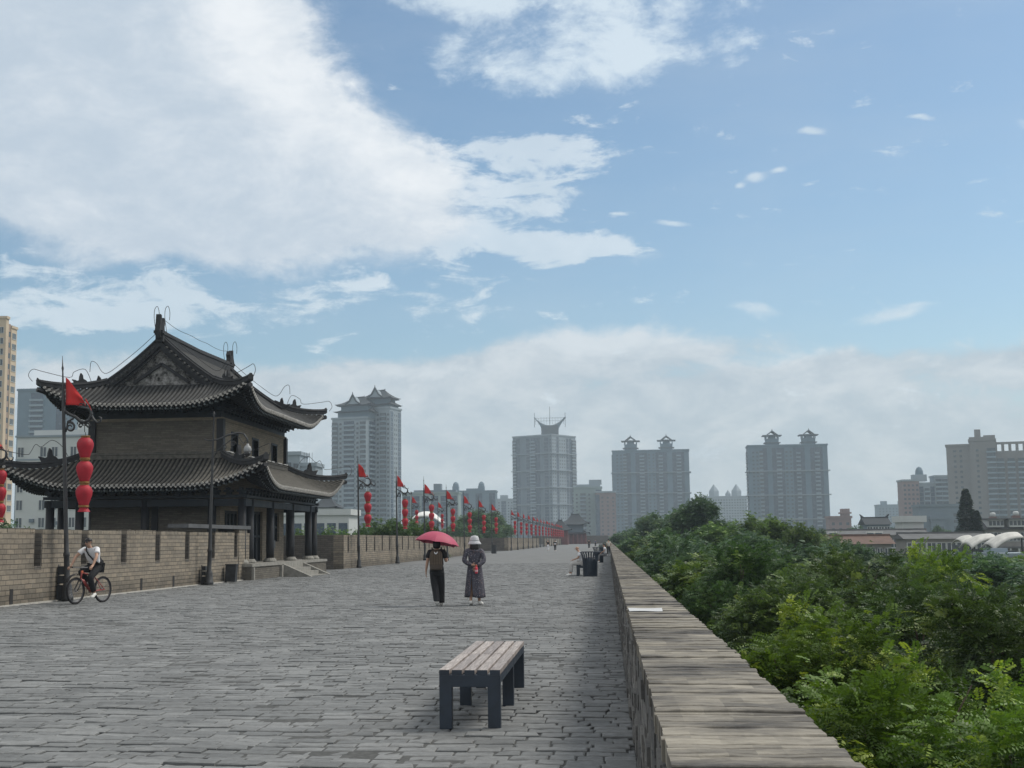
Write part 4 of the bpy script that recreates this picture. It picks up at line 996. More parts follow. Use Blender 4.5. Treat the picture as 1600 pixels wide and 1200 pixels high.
skin('tee_shirt', {'a': ((0, .0, .92), (.155, .115)), 'b': ((0, .01, 1.06), (.145, .11)), 'c': ((0, .01, 1.25), (.165, .12)), 'd': ((0, .0, 1.385), (.085, .075)), 'l0': ((-.18, 0, 1.35), .075), 'l1': ((-.215, -.015, 1.2), .072), 'l2': ((-.22, -.018, 1.17), .07), 'r0': ((.18, 0, 1.35), .075), 'r1': ((.205, .02, 1.2), .072), 'r2': ((.21, .024, 1.17), .07)},
     [('a', 'b', 'c', 'd'), ('c', 'l0', 'l1', 'l2'), ('c', 'r0', 'r1', 'r2')], m_dtee, wa, {'a'})
tube_cloth('trouser_hips', [(0, 0, 1.0, .15, .115), (0, 0, .90, .172, .13), (0, 0, .80, .178, .13), (0, 0, .74, .16, .12)], m_black, wa, 24, .01, 1)
tube_cloth('trouser_leg', [(-.075, .0, .84, .10, .11), (-.065, -.015, .6, .088, .10), (-.03, -.07, .4, .078, .09), (.0, -.15, .19, .07, .085), (.015, -.19, .12, .068, .08)], m_black, wa, 20, .06, 5)
tube_cloth('trouser_leg', [(.08, .0, .84, .10, .11), (.09, .08, .55, .09, .10), (.085, .11, .3, .085, .095), (.08, .11, .07, .085, .095)], m_black, wa, 20, .06, 8)
shoes(wa, P)
mb = MB(); mb.grid(lambda u, v: (P['lball'][0]-.045+.09*u, -.225+.2*v*1.0, .085-.085*v-.012), 2, 4); mb.build('shoe_sole', m_sole, wa)
# backpack, worn: a thing of its own
m_bag = None; mt, g, b = newmat('brown_ribbed_bag'); p = g.node('ShaderNodeTexCoord').outputs['Object']; x_, y_, z_ = g.sep(p)
rib = g.math('SINE', g.math('MULTIPLY', x_, 150)); c = g.mix(g.ramp(rib, -.5, .8), (.045, .032, .022), (.10, .07, .045)); c = g.mix(g.ramp(z_, 1.0, 1.04), (.06, .045, .035), c); g.put(b.inputs['Base Color'], c); b.inputs['Roughness'].default_value = .7; m_bag = mt
bp_ = thing('backpack', 'brown ribbed backpack with a small white mark worn by the umbrella walker', 'backpack', (q.x, q.y, 0), .03)
mb = MB(); prof = [(.13, .885), (.155, .92), (.165, 1.02), (.165, 1.2), (.15, 1.3), (.11, 1.36), (.05, 1.375)]
vs = []; N = 20
for r, z in prof:
    for j in range(N):
        w = 2*PI*j/N; c_, s_ = math.cos(w), math.sin(w); ex = .6
        vs.append((r*abs(c_)**ex*(1 if c_ > 0 else -1), -.185+.085*min(1, r/.13)*abs(s_)**ex*(1 if s_ > 0 else -1), z))
fs = [(i*N+j, i*N+(j+1) % N, (i+1)*N+(j+1) % N, (i+1)*N+j) for i in range(len(prof)-1) for j in range(N)]+[tuple(range(N))[::-1], tuple((len(prof)-1)*N+j for j in range(N))]
mb.add(vs, fs); mb.build('bag', m_bag, bp_, smooth=True)
mb = MB(); mb.box(-.13, .13, -.295, -.275, .91, 1.06); mb.build('pocket', m_bag, bp_, bevel=.02)
mb = MB(); mb.tube([(-.035, -.268, 1.335), (-.02, -.272, 1.30), (.005, -.274, 1.285), (.03, -.272, 1.305), (.045, -.268, 1.335)], [.008, .014, .016, .014, .008], 7); mb.build('white_mark', m_white_cloth, bp_)
for s in (-1, 1):
    mb = MB(); mb.tube([(s*.10, -.13, 1.33), (s*.115, -.02, 1.435), (s*.12, .10, 1.36), (s*.13, .13, 1.2), (s*.15, .06, 1.02), (s*.13, -.12, .95)], .016, 6); mb.build('strap', m_black, bp_)
# umbrella
um = thing('umbrella', 'dusky red umbrella held tilted over the left walker', 'umbrella', (q.x, q.y, 0), .03)
hub = Vector((.045, .12, 1.83)); ax = Vector((.16, .10, 1)).normalized(); R0 = .56; mu = M('dusky_red_umbrella', (.40, .07, .125), .6, .08, 4)
q1 = Vector((0, 0, 1)).rotation_difference(ax).to_matrix()
def umb(u, v):
    w = u*8; i = int(min(w, 7.999)); fr = w-i; a0, a1 = 2*PI*i/8, 2*PI*(i+1)/8; r = R0*math.sin(v*1.12)/math.sin(1.12); sag = .035*math.sin(PI*fr)*v
    pt = Vector((math.cos(a0)*(1-fr)+math.cos(a1)*fr, math.sin(a0)*(1-fr)+math.sin(a1)*fr, 0))*r
    return hub+q1 @ Vector((pt.x, pt.y, -.30*(1-math.cos(v*1.3))/(1-math.cos(1.3))+sag*.6))
mb = MB(); mb.grid(umb, 48, 10); o = mb.build('canopy', mu, um); md = o.modifiers.new('t', 'SOLIDIFY'); md.thickness = .003
hd = Vector((.245, .30, 1.17)); mb = MB(); mb.tube([hub+ax*.05, hub, hd], [.006, .006, .007], 6); mb.build('shaft', m_iron, um)
mb = MB(); mb.tube([hd-(hub-hd).normalized()*.06, hd+(hub-hd).normalized()*.06], .014, 8); mb.build('grip', m_black, um)
for i in range(8):
    w = 2*PI*i/8; mb = MB(); mb.tube([hub+q1 @ Vector((math.cos(w)*R0*math.sin(v*1.12)/math.sin(1.12)*.99, math.sin(w)*R0*math.sin(v*1.12)/math.sin(1.12)*.99, -.30*(1-math.cos(v*1.3))/(1-math.cos(1.3))-.012)) for v in (0, .25, .5, .75, 1)], .004, 4); mb.build('rib', m_iron, um)

# ---- walker with sun hat and long patterned dress
q = gp(742, 945.5); wb_ = thing('person', 'walker seen from behind in a long dark patterned dress with hands behind the back', 'person', (q.x, q.y, 0), -.02)
P = dict(pelvis=(0, 0, .93), waist=(0, .01, 1.06), chest=(0, .0, 1.25), neckb=(0, .03, 1.41), neck=(0, .05, 1.46), jaw=(0, .09, 1.51), skull=(0, .07, 1.575), crown=(0, .06, 1.63),
         lsh=(-.18, .0, 1.36), lel=(-.26, -.05, 1.10), lwr=(-.05, -.19, 1.0), rsh=(.18, .0, 1.36), rel=(.25, -.06, 1.10), rwr=(.07, -.20, .97),
         lhip=(-.085, 0, .88), lkn=(-.085, -.02, .49), lan=(-.085, -.12, .11), lball=(-.085, -.04, .035), ltoe=(-.085, .02, .03), rhip=(.085, 0, .88), rkn=(.10, .06, .49), ran=(.11, .04, .09), rball=(.14, .15, .035), rtoe=(.155, .21, .03))
n, e = body_nodes(P); roots = {'pelvis'}
hand(n, e, roots, 'l', P['lwr'], (1, -.1, -.15), (0, -1, 0), (0, 0, 1), .5); hand(n, e, roots, 'r', P['rwr'], (-.4, -.1, -.9), (0, -1, 0), (-1, 0, 0), .9)
skin('body', n, e, m_skin, wb_, roots); face_features(wb_, (0, .09, 1.555), (0, 1, -.1)); hair_cap(wb_, (0, .065, 1.57), (0, -1, 0), low=.5); tube_cloth('nape_hair', [(0, .04, 1.58, .092, .086), (0, .01, 1.50, .105, .092), (0, .0, 1.42, .115, .095), (0, -.01, 1.385, .10, .085)], m_hair, wb_, 18, .03, 2)
mt, g, b = newmat('patterned_dress'); p = g.node('ShaderNodeTexCoord').outputs['Object']
v = g.node('ShaderNodeTexVoronoi'); v.inputs['Scale'].default_value = 26; g.put(v.inputs['Vector'], p); v.inputs['Randomness'].default_value = 1
n3 = g.noise(p, 40, 4, .6); c = g.mix(g.ramp(g.math('ADD', v.outputs['Distance'], g.math('MULTIPLY', n3, .3)), .30, .42), (.30, .29, .33), (.055, .055, .075)); c = g.mix(g.ramp(g.noise(p, 14, 4), .55, .65), c, (.12, .09, .10)); g.put(b.inputs['Base Color'], c); b.inputs['Roughness'].default_value = .8; m_dress = mt
skin('dress_top', {'a': ((0, .0, .90), (.175, .13)), 'b': ((0, .01, 1.06), (.165, .125)), 'c': ((0, .0, 1.25), (.175, .13)), 'd': ((0, .03, 1.40), (.11, .095)), 'n': ((0, .048, 1.475), (.078, .076)), 'l0': ((-.185, 0, 1.36), .078), 'l1': ((-.265, -.05, 1.10), .068), 'l2': ((-.12, -.155, 1.025), .058), 'l3': ((-.03, -.195, .995), .05), 'r0': ((.185, 0, 1.36), .078), 'r1': ((.255, -.06, 1.10), .068), 'r2': ((.15, -.165, 1.01), .058), 'r3': ((.085, -.198, .98), .05)},
     [('a', 'b', 'c', 'd', 'n'), ('c', 'l0', 'l1', 'l2', 'l3'), ('c', 'r0', 'r1', 'r2', 'r3')], m_dress, wb_, {'a'})
mb = MB()
def skirt(u, v):        # open walking slit at the back left
    w = -PI/2-.30+.22*v*v+u*(2*PI-.30*v*v); z = 1.0-.80*v; k = 1+.05*v*(math.sin(6*w)+.6*math.sin(11*w+1)); rx = .165+.085*v**.8; ry = .125+.10*v
    return (rx*k*math.cos(w)+.005, ry*k*math.sin(w)+.02*v, z+.02*math.sin(2*w)*v)
mb.grid(skirt, 44, 12); o = mb.build('dress_skirt', m_dress, wb_, smooth=True); md = o.modifiers.new('t', 'SOLIDIFY'); md.thickness = .006
tube_cloth('dress_collar', [(0, .0, 1.33, .15, .115), (0, .02, 1.39, .125, .10), (0, .035, 1.435, .088, .082), (0, .045, 1.475, .074, .072)], m_dress, wb_, 20, .01, 4)
shoes(wb_, P)
m_hat = M('pale_grey_hat', (.50, .51, .54), .9, .12, 20, .3)
h = thing('sun_hat', 'pale grey bucket sun hat on the walker in the patterned dress', 'hat', (q.x, q.y, 0), -.02)
mb = MB(); mb.lathe([(.175, 1.515), (.15, 1.55), (.118, 1.60), (.108, 1.66), (.085, 1.715), (.03, 1.73), (.0, 1.73)], (0, .06, 0), 22, wob=lambda w: .03*math.sin(4*w), cap=False); o = mb.build('crown_and_brim', m_hat, h, smooth=True); md = o.modifiers.new('t', 'SOLIDIFY'); md.thickness = .006
MB().lathe([(.121, 1.595), (.123, 1.61), (.116, 1.62)], (0, .06, 0), 22, wob=lambda w: .03*math.sin(4*w), cap=False).build('hat_band', M('grey_band', (.30, .31, .33), .9, .1, 9), h, smooth=True)
bt = thing('bottle', 'small red bottle held behind the back of the walker in the dress', 'bottle', (q.x, q.y, 0), -.02)
MB().lathe([(.028, .0), (.038, .02), (.040, .11), (.036, .14), (.018, .17)], (.075, -.245, .79), 14).build('flask', M('red_plastic', (.55, .03, .06), .35, .1, 6, spec=.5), bt, smooth=True)
MB().lathe([(.02, .17), (.021, .20), (.012, .205)], (.075, -.245, .79), 12).build('cap', m_red, bt, smooth=True)
MB().tube([(.075, -.245, .99), (.06, -.24, 1.02), (.05, -.22, .99)], .004, 5).build('loop', m_black, bt)
MB().lathe([(.041, .04), (.0412, .09)], (.075, -.245, .79), 14, cap=False).build('pale_label', M('pale_pink', (.6, .35, .38), .6, .1, 6), bt)

# ---- bicycle and rider
fw, rw = gp(119, 944.5), gp(157.5, 940.5)
mid = Vector((-14.0, 34.65, 0)); mid = (Vector((gp(119, 944.5).x, gp(119, 944.5).y, 0))+Vector((.285, .954, 0))*.53)
ang = math.atan2(.30, -.954)
bk = thing('bicycle', 'red and black mountain bicycle ridden by the man in the white tee', 'bicycle', mid, ang)
m_tyre = M('tyre_rubber', (.018, .018, .02), .85, .2, 20); m_rim = M('dark_rim', (.10, .10, .11), .4, .1, 9, metal=.6); m_frame = M('dark_red_frame', (.26, .035, .03), .35, .15, 4, spec=.6); m_orange = M('orange_frame', (.62, .16, .08), .4, .1, 4); m_chrome = M('bare_metal', (.35, .35, .36), .35, .1, 6, metal=.8)
WR = .345
def wheel(y):
    ty = MB(); k = 28
    ty.tube([(0, y+WR*.93*math.cos(2*PI*i/k), WR+WR*.93*math.sin(2*PI*i/k)) for i in range(k+1)], .026, 8, cap=False); o = ty.build('wheel', m_tyre, bk, smooth=True)
    rm = MB(); rm.tube([(0, y+WR*.84*math.cos(2*PI*i/k), WR+WR*.84*math.sin(2*PI*i/k)) for i in range(k+1)], .014, 6, cap=False); rm.build('rim', m_rim, o, smooth=True)
    sp = MB()
    for i in range(16): w = 2*PI*i/16; sp.tube([(.02*(-1)**i, y, WR), (0, y+WR*.84*math.cos(w), WR+WR*.84*math.sin(w))], .0022, 4)
    sp.build('spokes', m_chrome, o); hb = MB(); hb.tube([(-.05, y, WR), (.05, y, WR)], .025, 8); hb.build('hub', m_chrome, o)
wheel(.53); wheel(-.53)
hd0, hd1 = Vector((0, .36, .62)), Vector((0, .30, .83)); bb = Vector((0, -.06, .30)); stp = Vector((0, -.20, .80)); ra = Vector((0, -.53, WR)); fa = Vector((0, .53, WR))
fr = MB(); fr.tube([hd0, hd1], .024, 10); fr.tube([hd1-Vector((0, .0, .03)), stp-Vector((0, -.03, .10))], .022, 8); fr.tube([hd0+Vector((0, 0, .03)), bb], [.036, .036], 8); fr.tube([stp, bb], .02, 8)
for s in (-1, 1): fr.tube([bb+Vector((s*.03, 0, 0)), ra+Vector((s*.06, 0, 0))], .012, 6); fr.tube([stp-Vector((0, 0, .12)), ra+Vector((s*.06, 0, 0))], .010, 6)
fr.build('frame', m_frame, bk, smooth=True)
fh = MB(); fh.tube([hd1-Vector((0, -.005, .06)), hd1+Vector((0, -.005, .02))], .03, 10); fh.build('head_tube', m_orange, bk, smooth=True)
fk = MB(); fk.tube([hd0, hd0+(hd0-hd1)*.15], .025, 8)
for s in (-1, 1): fk.tube([hd0+Vector((s*.05, .0, -.02)), hd0+Vector((s*.055, .07, -.14)), fa+Vector((s*.06, 0, 0))], [.018, .018, .012], 8)
fk.build('fork', m_iron, bk, smooth=True)
MB().tube([hd1, hd1+Vector((0, .02, .07)), hd1+Vector((0, .09, .10))], .02, 8).build('stem', m_iron, bk, smooth=True)
hbz = .93; hby = .38
hb = MB().tube([(-.34, hby-.04, hbz+.01), (-.2, hby-.01, hbz), (0, hby+.02, hbz), (.2, hby-.01, hbz), (.34, hby-.04, hbz+.01)], .013, 8).build('handlebar', m_chrome, bk, smooth=True)
for s in (-1, 1): MB().tube([(s*.24, hby-.018, hbz+.004), (s*.345, hby-.042, hbz+.012)], .018, 8).build('grip', m_tyre, hb, smooth=True)
MB().tube([stp, stp+Vector((0, -.03, .10))], .015, 8).build('seat_post', m_chrome, bk)
sa = MB(); sa.grid(lambda u, v: (.075*math.cos(PI*u)*(1-.72*v), -.36+.28*v, .905+.03*math.sin(PI*u)), 8, 8); o = sa.build('saddle', m_tyre, bk, smooth=True); md = o.modifiers.new('t', 'SOLIDIFY'); md.thickness = .04
ck = MB(); ck.tube([bb+Vector((-.06, 0, 0)), bb+Vector((.06, 0, 0))], .02, 8); ck.tube([bb+Vector((.07, 0, 0)), bb+Vector((.07, -.06, .15))], .012, 6); ck.tube([bb+Vector((-.07, 0, 0)), bb+Vector((-.07, .06, -.15))], .012, 6)
ck.tube([(.08, bb.y+.09*math.cos(2*PI*i/16), bb.z+.09*math.sin(2*PI*i/16)) for i in range(17)], .006, 4, cap=False); ck.build('crank', m_iron, bk)
for s, dy, dz in ((1, -.06, .15), (-1, .06, -.15)): MB().box(s*.08 if s > 0 else -.17, .17 if s > 0 else -.08, bb.y+dy-.04, bb.y+dy+.04, bb.z+dz-.012, bb.z+dz+.012).build('pedal', m_tyre, bk)
mg = MB(); mg.grid(lambda u, v: (-.05+.1*u, .53+.42*math.cos(.55+1.35*v), WR+.42*math.sin(.55+1.35*v)+.01*math.sin(PI*u)), 4, 12); o = mg.build('mudguard', m_tyre, bk, smooth=True); md = o.modifiers.new('t', 'SOLIDIFY'); md.thickness = .006
MB().tube([hd0+(bb-hd0)*.25+Vector((0, .01, .06)), hd0+(bb-hd0)*.75+Vector((0, .01, .06))], [.045, .04], 8).build('battery', m_frame, bk, smooth=True)

rd = thing('person', 'cyclist in a white tee, black trousers and sunglasses, riding towards the camera', 'person', mid, ang)
P = dict(pelvis=(0, -.22, .98), waist=(0, -.17, 1.10), chest=(0, -.06, 1.29), neckb=(0, .02, 1.43), neck=(0, .05, 1.475), jaw=(.0, .105, 1.525), skull=(0, .085, 1.59), crown=(0, .075, 1.645),
         lsh=(-.19, -.02, 1.40), lel=(-.30, .16, 1.19), lwr=(-.31, .30, .985), rsh=(.19, -.02, 1.40), rel=(.31, .16, 1.20), rwr=(.315, .30, .985),
         lhip=(-.10, -.20, .94), lkn=(-.13, .16, .66), lan=(-.13, -.03, .27), lball=(-.135, .05, .175), ltoe=(-.135, .11, .17), rhip=(.10, -.20, .94), rkn=(.13, .20, .82), ran=(.13, -.12, .54), rball=(.13, -.06, .47), rtoe=(.13, .0, .465))
n, e = body_nodes(P); roots = {'pelvis'}
hand(n, e, roots, 'l', P['lwr'], (-.1, .8, -.45), (0, .4, 1), (1, .1, 0), 1.0); hand(n, e, roots, 'r', P['rwr'], (.1, .8, -.45), (0, .4, 1), (-1, .1, 0), 1.0)
skin('body', n, e, m_skin, rd, roots); face_features(rd, (0, .10, 1.575), (-.1, 1, -.12), glasses=True)
hair_cap(rd, (0, .075, 1.60), (0, -1, .2), r=(.085, .10, .095))
skin('tee_shirt', {'a': ((0, -.215, .965), (.165, .135)), 'b': ((0, -.16, 1.12), (.165, .135)), 'c': ((0, -.06, 1.30), (.165, .125)), 'd': ((0, .015, 1.425), (.085, .075)), 'l0': ((-.19, -.02, 1.405), .08), 'l1': ((-.25, .07, 1.30), .076), 'l2': ((-.262, .09, 1.28), .074), 'r0': ((.19, -.02, 1.405), .08), 'r1': ((.255, .07, 1.30), .076), 'r2': ((.267, .09, 1.28), .074)},
     [('a', 'b', 'c', 'd'), ('c', 'l0', 'l1', 'l2'), ('c', 'r0', 'r1', 'r2')], m_white_cloth, rd, {'a'})
skin('trousers', {'p': ((0, -.22, .94), (.165, .13)), 'lh': ((-.10, -.18, .92), .115), 'lk': (P['lkn'], .085), 'lc': ((-.13, .07, .45), .08), 'la': ((-.13, -.01, .30), .075), 'rh': ((.10, -.18, .92), .115), 'rk': (P['rkn'], .088), 'rc': ((.13, .03, .68), .08), 'ra': ((.13, -.09, .57), .072)}, [('p', 'lh', 'lk', 'lc', 'la'), ('p', 'rh', 'rk', 'rc', 'ra')], m_black, rd, {'p'})
shoes(rd, P)
sl_ = thing('shoulder_strap', "black cross-body strap over the cyclist's white tee", 'strap', mid, ang)
def strap_pts(): return [(.10, -.12, 1.47), (.085, .03, 1.46), (.05, .095, 1.36), (-.02, .085, 1.25), (-.10, .01, 1.12), (-.165, -.10, 1.03), (-.17, -.26, 1.0), (-.06, -.345, 1.14), (.06, -.28, 1.34), (.10, -.14, 1.465)]
MB().tube(strap_pts(), .020, 6).build('strap', m_black, sl_, smooth=True)
MB().ball((-.03, -.37, 1.06), (.10, .04, .07), 12, 8).build('pouch', m_black, sl_, smooth=True)

for o in (bk, rd, sl_): o.scale = (1.05 if o is bk else 1.16, 1.05, 1.05)
# ---- old man seated beside the bin, facing across the walkway
q = Vector((-1.22, by+1.12, 0)); om = thing('person', 'bald old man in a white top seated on the bench by the nearest litter bin', 'person', q, PI/2)
P = dict(pelvis=(0, -.02, .56), waist=(0, -.02, .70), chest=(0, .02, .92), neckb=(0, .08, 1.07), neck=(0, .11, 1.12), jaw=(0, .17, 1.17), skull=(0, .15, 1.24), crown=(0, .14, 1.295),
         lsh=(-.18, .02, 1.04), lel=(-.22, .12, .80), lwr=(-.12, .32, .72), rsh=(.18, .02, 1.04), rel=(.22, .12, .80), rwr=(.12, .32, .72),
         lhip=(-.09, .0, .55), lkn=(-.12, .42, .54), lan=(-.12, .44, .10), lball=(-.12, .55, .04), ltoe=(-.12, .61, .03), rhip=(.09, .0, .55), rkn=(.11, .44, .55), ran=(.11, .50, .10), rball=(.11, .60, .04), rtoe=(.11, .66, .03))
n, e = body_nodes(P); roots = {'pelvis'}
hand(n, e, roots, 'l', P['lwr'], (.3, 1, -.2), (0, 0, 1), (1, 0, 0), .5); hand(n, e, roots, 'r', P['rwr'], (-.3, 1, -.2), (0, 0, 1), (-1, 0, 0), .5)
skin('body', n, e, m_skin, om, roots); face_features(om, (0, .165, 1.225), (0, 1, -.15))
skin('shirt', {'a': ((0, -.02, .56), (.165, .13)), 'b': ((0, -.02, .72), (.165, .135)), 'c': ((0, .02, .93), (.17, .125)), 'd': ((0, .075, 1.06), (.085, .075)), 'l0': ((-.18, .02, 1.04), .078), 'l1': ((-.21, .09, .86), .072), 'r0': ((.18, .02, 1.04), .078), 'r1': ((.21, .09, .86), .072)}, [('a', 'b', 'c', 'd'), ('c', 'l0', 'l1'), ('c', 'r0', 'r1')], m_white_cloth, om, {'a'})
skin('trousers', {'p': ((0, -.02, .56), (.16, .12)), 'lh': ((-.09, .02, .56), .105), 'lk': (P['lkn'], .085), 'la': ((-.12, .44, .16), .075), 'rh': ((.09, .02, .56), .105), 'rk': (P['rkn'], .085), 'ra': ((.11, .49, .16), .075)}, [('p', 'lh', 'lk', 'la'), ('p', 'rh', 'rk', 'ra')], M('pale_grey_cotton', (.50, .49, .48), .9, .08, 6), om, {'p'})
shoes(om, P)

# ---- the people far down the walkway, each in clothes of their own
def stroller(px, py, label, top, bottom, rz=0.0, sit=False, z=0.0, h=1.68, dress=False, hat=None, Y=None):
    q = gp(px, py) if Y is None else at(px, py, Y); o = thing('person', label, 'person', (q.x, q.y, z), rz, 'people far down the walkway'); s = h/1.68
    if sit: P = dict(pelvis=(0, -.02, .55), waist=(0, -.02, .69), chest=(0, .0, .92), neckb=(0, .03, 1.07), neck=(0, .05, 1.12), jaw=(0, .09, 1.17), skull=(0, .07, 1.24), crown=(0, .06, 1.29), lsh=(-.18, 0, 1.04), lel=(-.23, .06, .80), lwr=(-.14, .26, .70), rsh=(.18, 0, 1.04), rel=(.23, .06, .80), rwr=(.14, .26, .70),
                    lhip=(-.09, .0, .55), lkn=(-.12, .40, .53), lan=(-.12, .42, .10), lball=(-.12, .53, .04), ltoe=(-.12, .59, .03), rhip=(.09, .0, .55), rkn=(.11, .40, .53), ran=(.11, .42, .10), rball=(.11, .53, .04), rtoe=(.11, .59, .03))
    else: P = dict(pelvis=(0, 0, .90), waist=(0, .01, 1.04), chest=(0, .01, 1.25), neckb=(0, .0, 1.40), neck=(0, .015, 1.45), jaw=(0, .05, 1.50), skull=(0, .03, 1.58), crown=(0, .02, 1.635), lsh=(-.18, 0, 1.36), lel=(-.235, -.03, 1.10), lwr=(-.25, .06, .87), rsh=(.18, 0, 1.36), rel=(.235, .02, 1.10), rwr=(.24, .12, .88),
                   lhip=(-.085, 0, .86), lkn=(-.09, .08, .49), lan=(-.09, .10, .09), lball=(-.09, .20, .035), ltoe=(-.09, .26, .03), rhip=(.085, 0, .86), rkn=(.09, -.02, .49), ran=(.09, -.20, .12), rball=(.09, -.11, .035), rtoe=(.09, -.06, .03))
    P = {k: Vector(v)*s for k, v in P.items()}
    n, e = body_nodes(P); roots = {'pelvis'}
    for sd_, tx in (('l', 1), ('r', -1)): hand(n, e, roots, sd_, P[sd_+'wr'], (0, .3, -1), (-tx, 0, 0), (0, 1, 0), .4)
    skin('body', n, e, m_skin, o, roots, 1)
    if not hat: hair_cap(o, P['skull']+Vector((0, 0, .01)), (0, -1, 0), low=.2)
    else: MB().lathe([(.16, -.02), (.11, .03), (.10, .10), (.05, .13), (0, .13)], P['skull'], 14, cap=False).build('hat', hat, o, smooth=True)
    v = lambda k, r: (P[k], r)
    skin('shirt', {'a': v('pelvis', (.16, .12)), 'b': v('waist', (.15, .115)), 'c': v('chest', (.165, .12)), 'd': (P['neckb']-Vector((0, 0, .01)), (.085, .075)), 'l0': v('lsh', .075), 'l1': (P['lsh']*.4+P['lel']*.6, .068), 'r0': v('rsh', .075), 'r1': (P['rsh']*.4+P['rel']*.6, .068)}, [('a', 'b', 'c', 'd'), ('c', 'l0', 'l1'), ('c', 'r0', 'r1')], top, o, {'a'}, 1)
    if dress: tube_cloth('skirt', [(0, 0, .98*s, .15, .12), (0, 0, .8*s, .19, .15), (0, .0, .42*s, .23, .2)], bottom, o, 16, .05, 2)
    else: skin('trousers', {'p': v('pelvis', (.15, .115)), 'lh': v('lhip', .10), 'lk': v('lkn', .078), 'la': (P['lan']+Vector((0, 0, .06)), .068), 'rh': v('rhip', .10), 'rk': v('rkn', .078), 'ra': (P['ran']+Vector((0, 0, .06)), .068)}, [('p', 'lh', 'lk', 'la'), ('p', 'rh', 'rk', 'ra')], bottom, o, {'p'}, 1)
    shoes(o, P); return o, P
m_grey = M('grey_cotton', (.16, .165, .175), .9, .15, 6); m_light = M('cream_cotton', (.55, .53, .48), .9, .1, 6); m_blue = M('blue_cotton', (.07, .10, .18), .9, .15, 6)
o, P_ = stroller(856.5, 861.5, 'distant walker in a dark top and white trousers, left of the pair', m_dtee, m_white_cloth)
o, P_ = stroller(867.5, 861.5, 'distant walker in white shirt and black jacket and trousers', m_white_cloth, m_black)
skin('jacket', {'a': (P_['waist']+Vector((0, -.03, 0)), (.165, .10)), 'c': (P_['chest']+Vector((0, -.03, 0)), (.18, .105)), 'l0': (P_['lsh'], .08), 'l1': (P_['lel'], .07), 'r0': (P_['rsh'], .08), 'r1': (P_['rel'], .07)}, [('a', 'c'), ('c', 'l0', 'l1'), ('c', 'r0', 'r1')], m_black, o, {'a'}, 1)
o, P_ = stroller(883.5, 850.5, 'very distant walker under a pale parasol, nearer of the two parasols', m_grey, m_black)
def parasol(px, label, P0, mat):
    u = thing('umbrella', label, 'umbrella', P0.location); MB().lathe([(.55, 1.78), (.45, 1.92), (.25, 2.03), (0, 2.07)], (0, .1, 0), 16, cap=False).build('canopy', mat, u, smooth=True); MB().tube([(.0, .1, 2.1), (.2, .12, 1.0)], .01, 5).build('shaft', m_iron, u)
parasol(883, 'pale parasol over the nearer of two very distant walkers', o, m_light)
o, P_ = stroller(900, 847.5, 'very distant walker under a white parasol near the gate tower', m_blue, m_black); parasol(900, 'white parasol over the farthest walker near the gate tower', o, m_white_cloth)
stroller(893, 849.5, 'very distant walker in dark clothes between two parasols', m_dtee, m_black)
stroller(945, 853, 'distant person in a white shirt seated behind the far bins', m_white_cloth, m_grey, rz=PI/2, sit=True, Y=92)[0].location.z = 0
stroller(951.5, 868, 'person in pale shirt and dark trousers standing close to the right parapet', m_light, m_black, rz=.3)
stroller(920.5, 858, 'dark clad person walking in the middle distance above the nearest bin', m_dtee, m_black, h=1.7)
stroller(930.5, 855, 'dark clad person walking beyond the bins, right of the other one', m_blue, m_black, h=1.66)
# ---------------------------------------------------------------- the city round the wall
m_con = M('pale_concrete', (.245, .295, .335), .85, .08, .15, space='P'); m_grey = M('grey_render', (.135, .175, .21), .85, .08, .1, space='P')
m_beige = M('beige_tile', (.52, .43, .32), .8, .06, .2, space='P'); m_brownish = M('brown_tile', (.33, .25, .20), .8, .08, .2, space='P')
m_pink = M('pink_render', (.215, .155, .15), .85, .08, .1, space='P'); m_glass = M('window_glass', (.05, .065, .08), .2, .25, .6, space='P', spec=.6); m_bglass = M('blue_curtain_glass', (.022, .045, .078), .25, .2, .4, space='P', spec=.6)
m_green = M('grey_green_render', (.22, .28, .28), .85, .08, .1, space='P'); m_whitew = M('white_render', (.50, .53, .53), .85, .05, .2, space='P'); m_dgrey = M('dark_grey_cladding', (.085, .10, .115), .7, .1, .3, space='P')
m_bluegrey = M('blue_grey_render', (.115, .172, .22), .8, .08, .2, space='P'); m_roofd = M('dark_city_roof', (.035, .043, .05), .8, .2, .6, space='P'); m_rail = M('pale_balcony', (.225, .29, .34), .8, .06, .3, space='P')
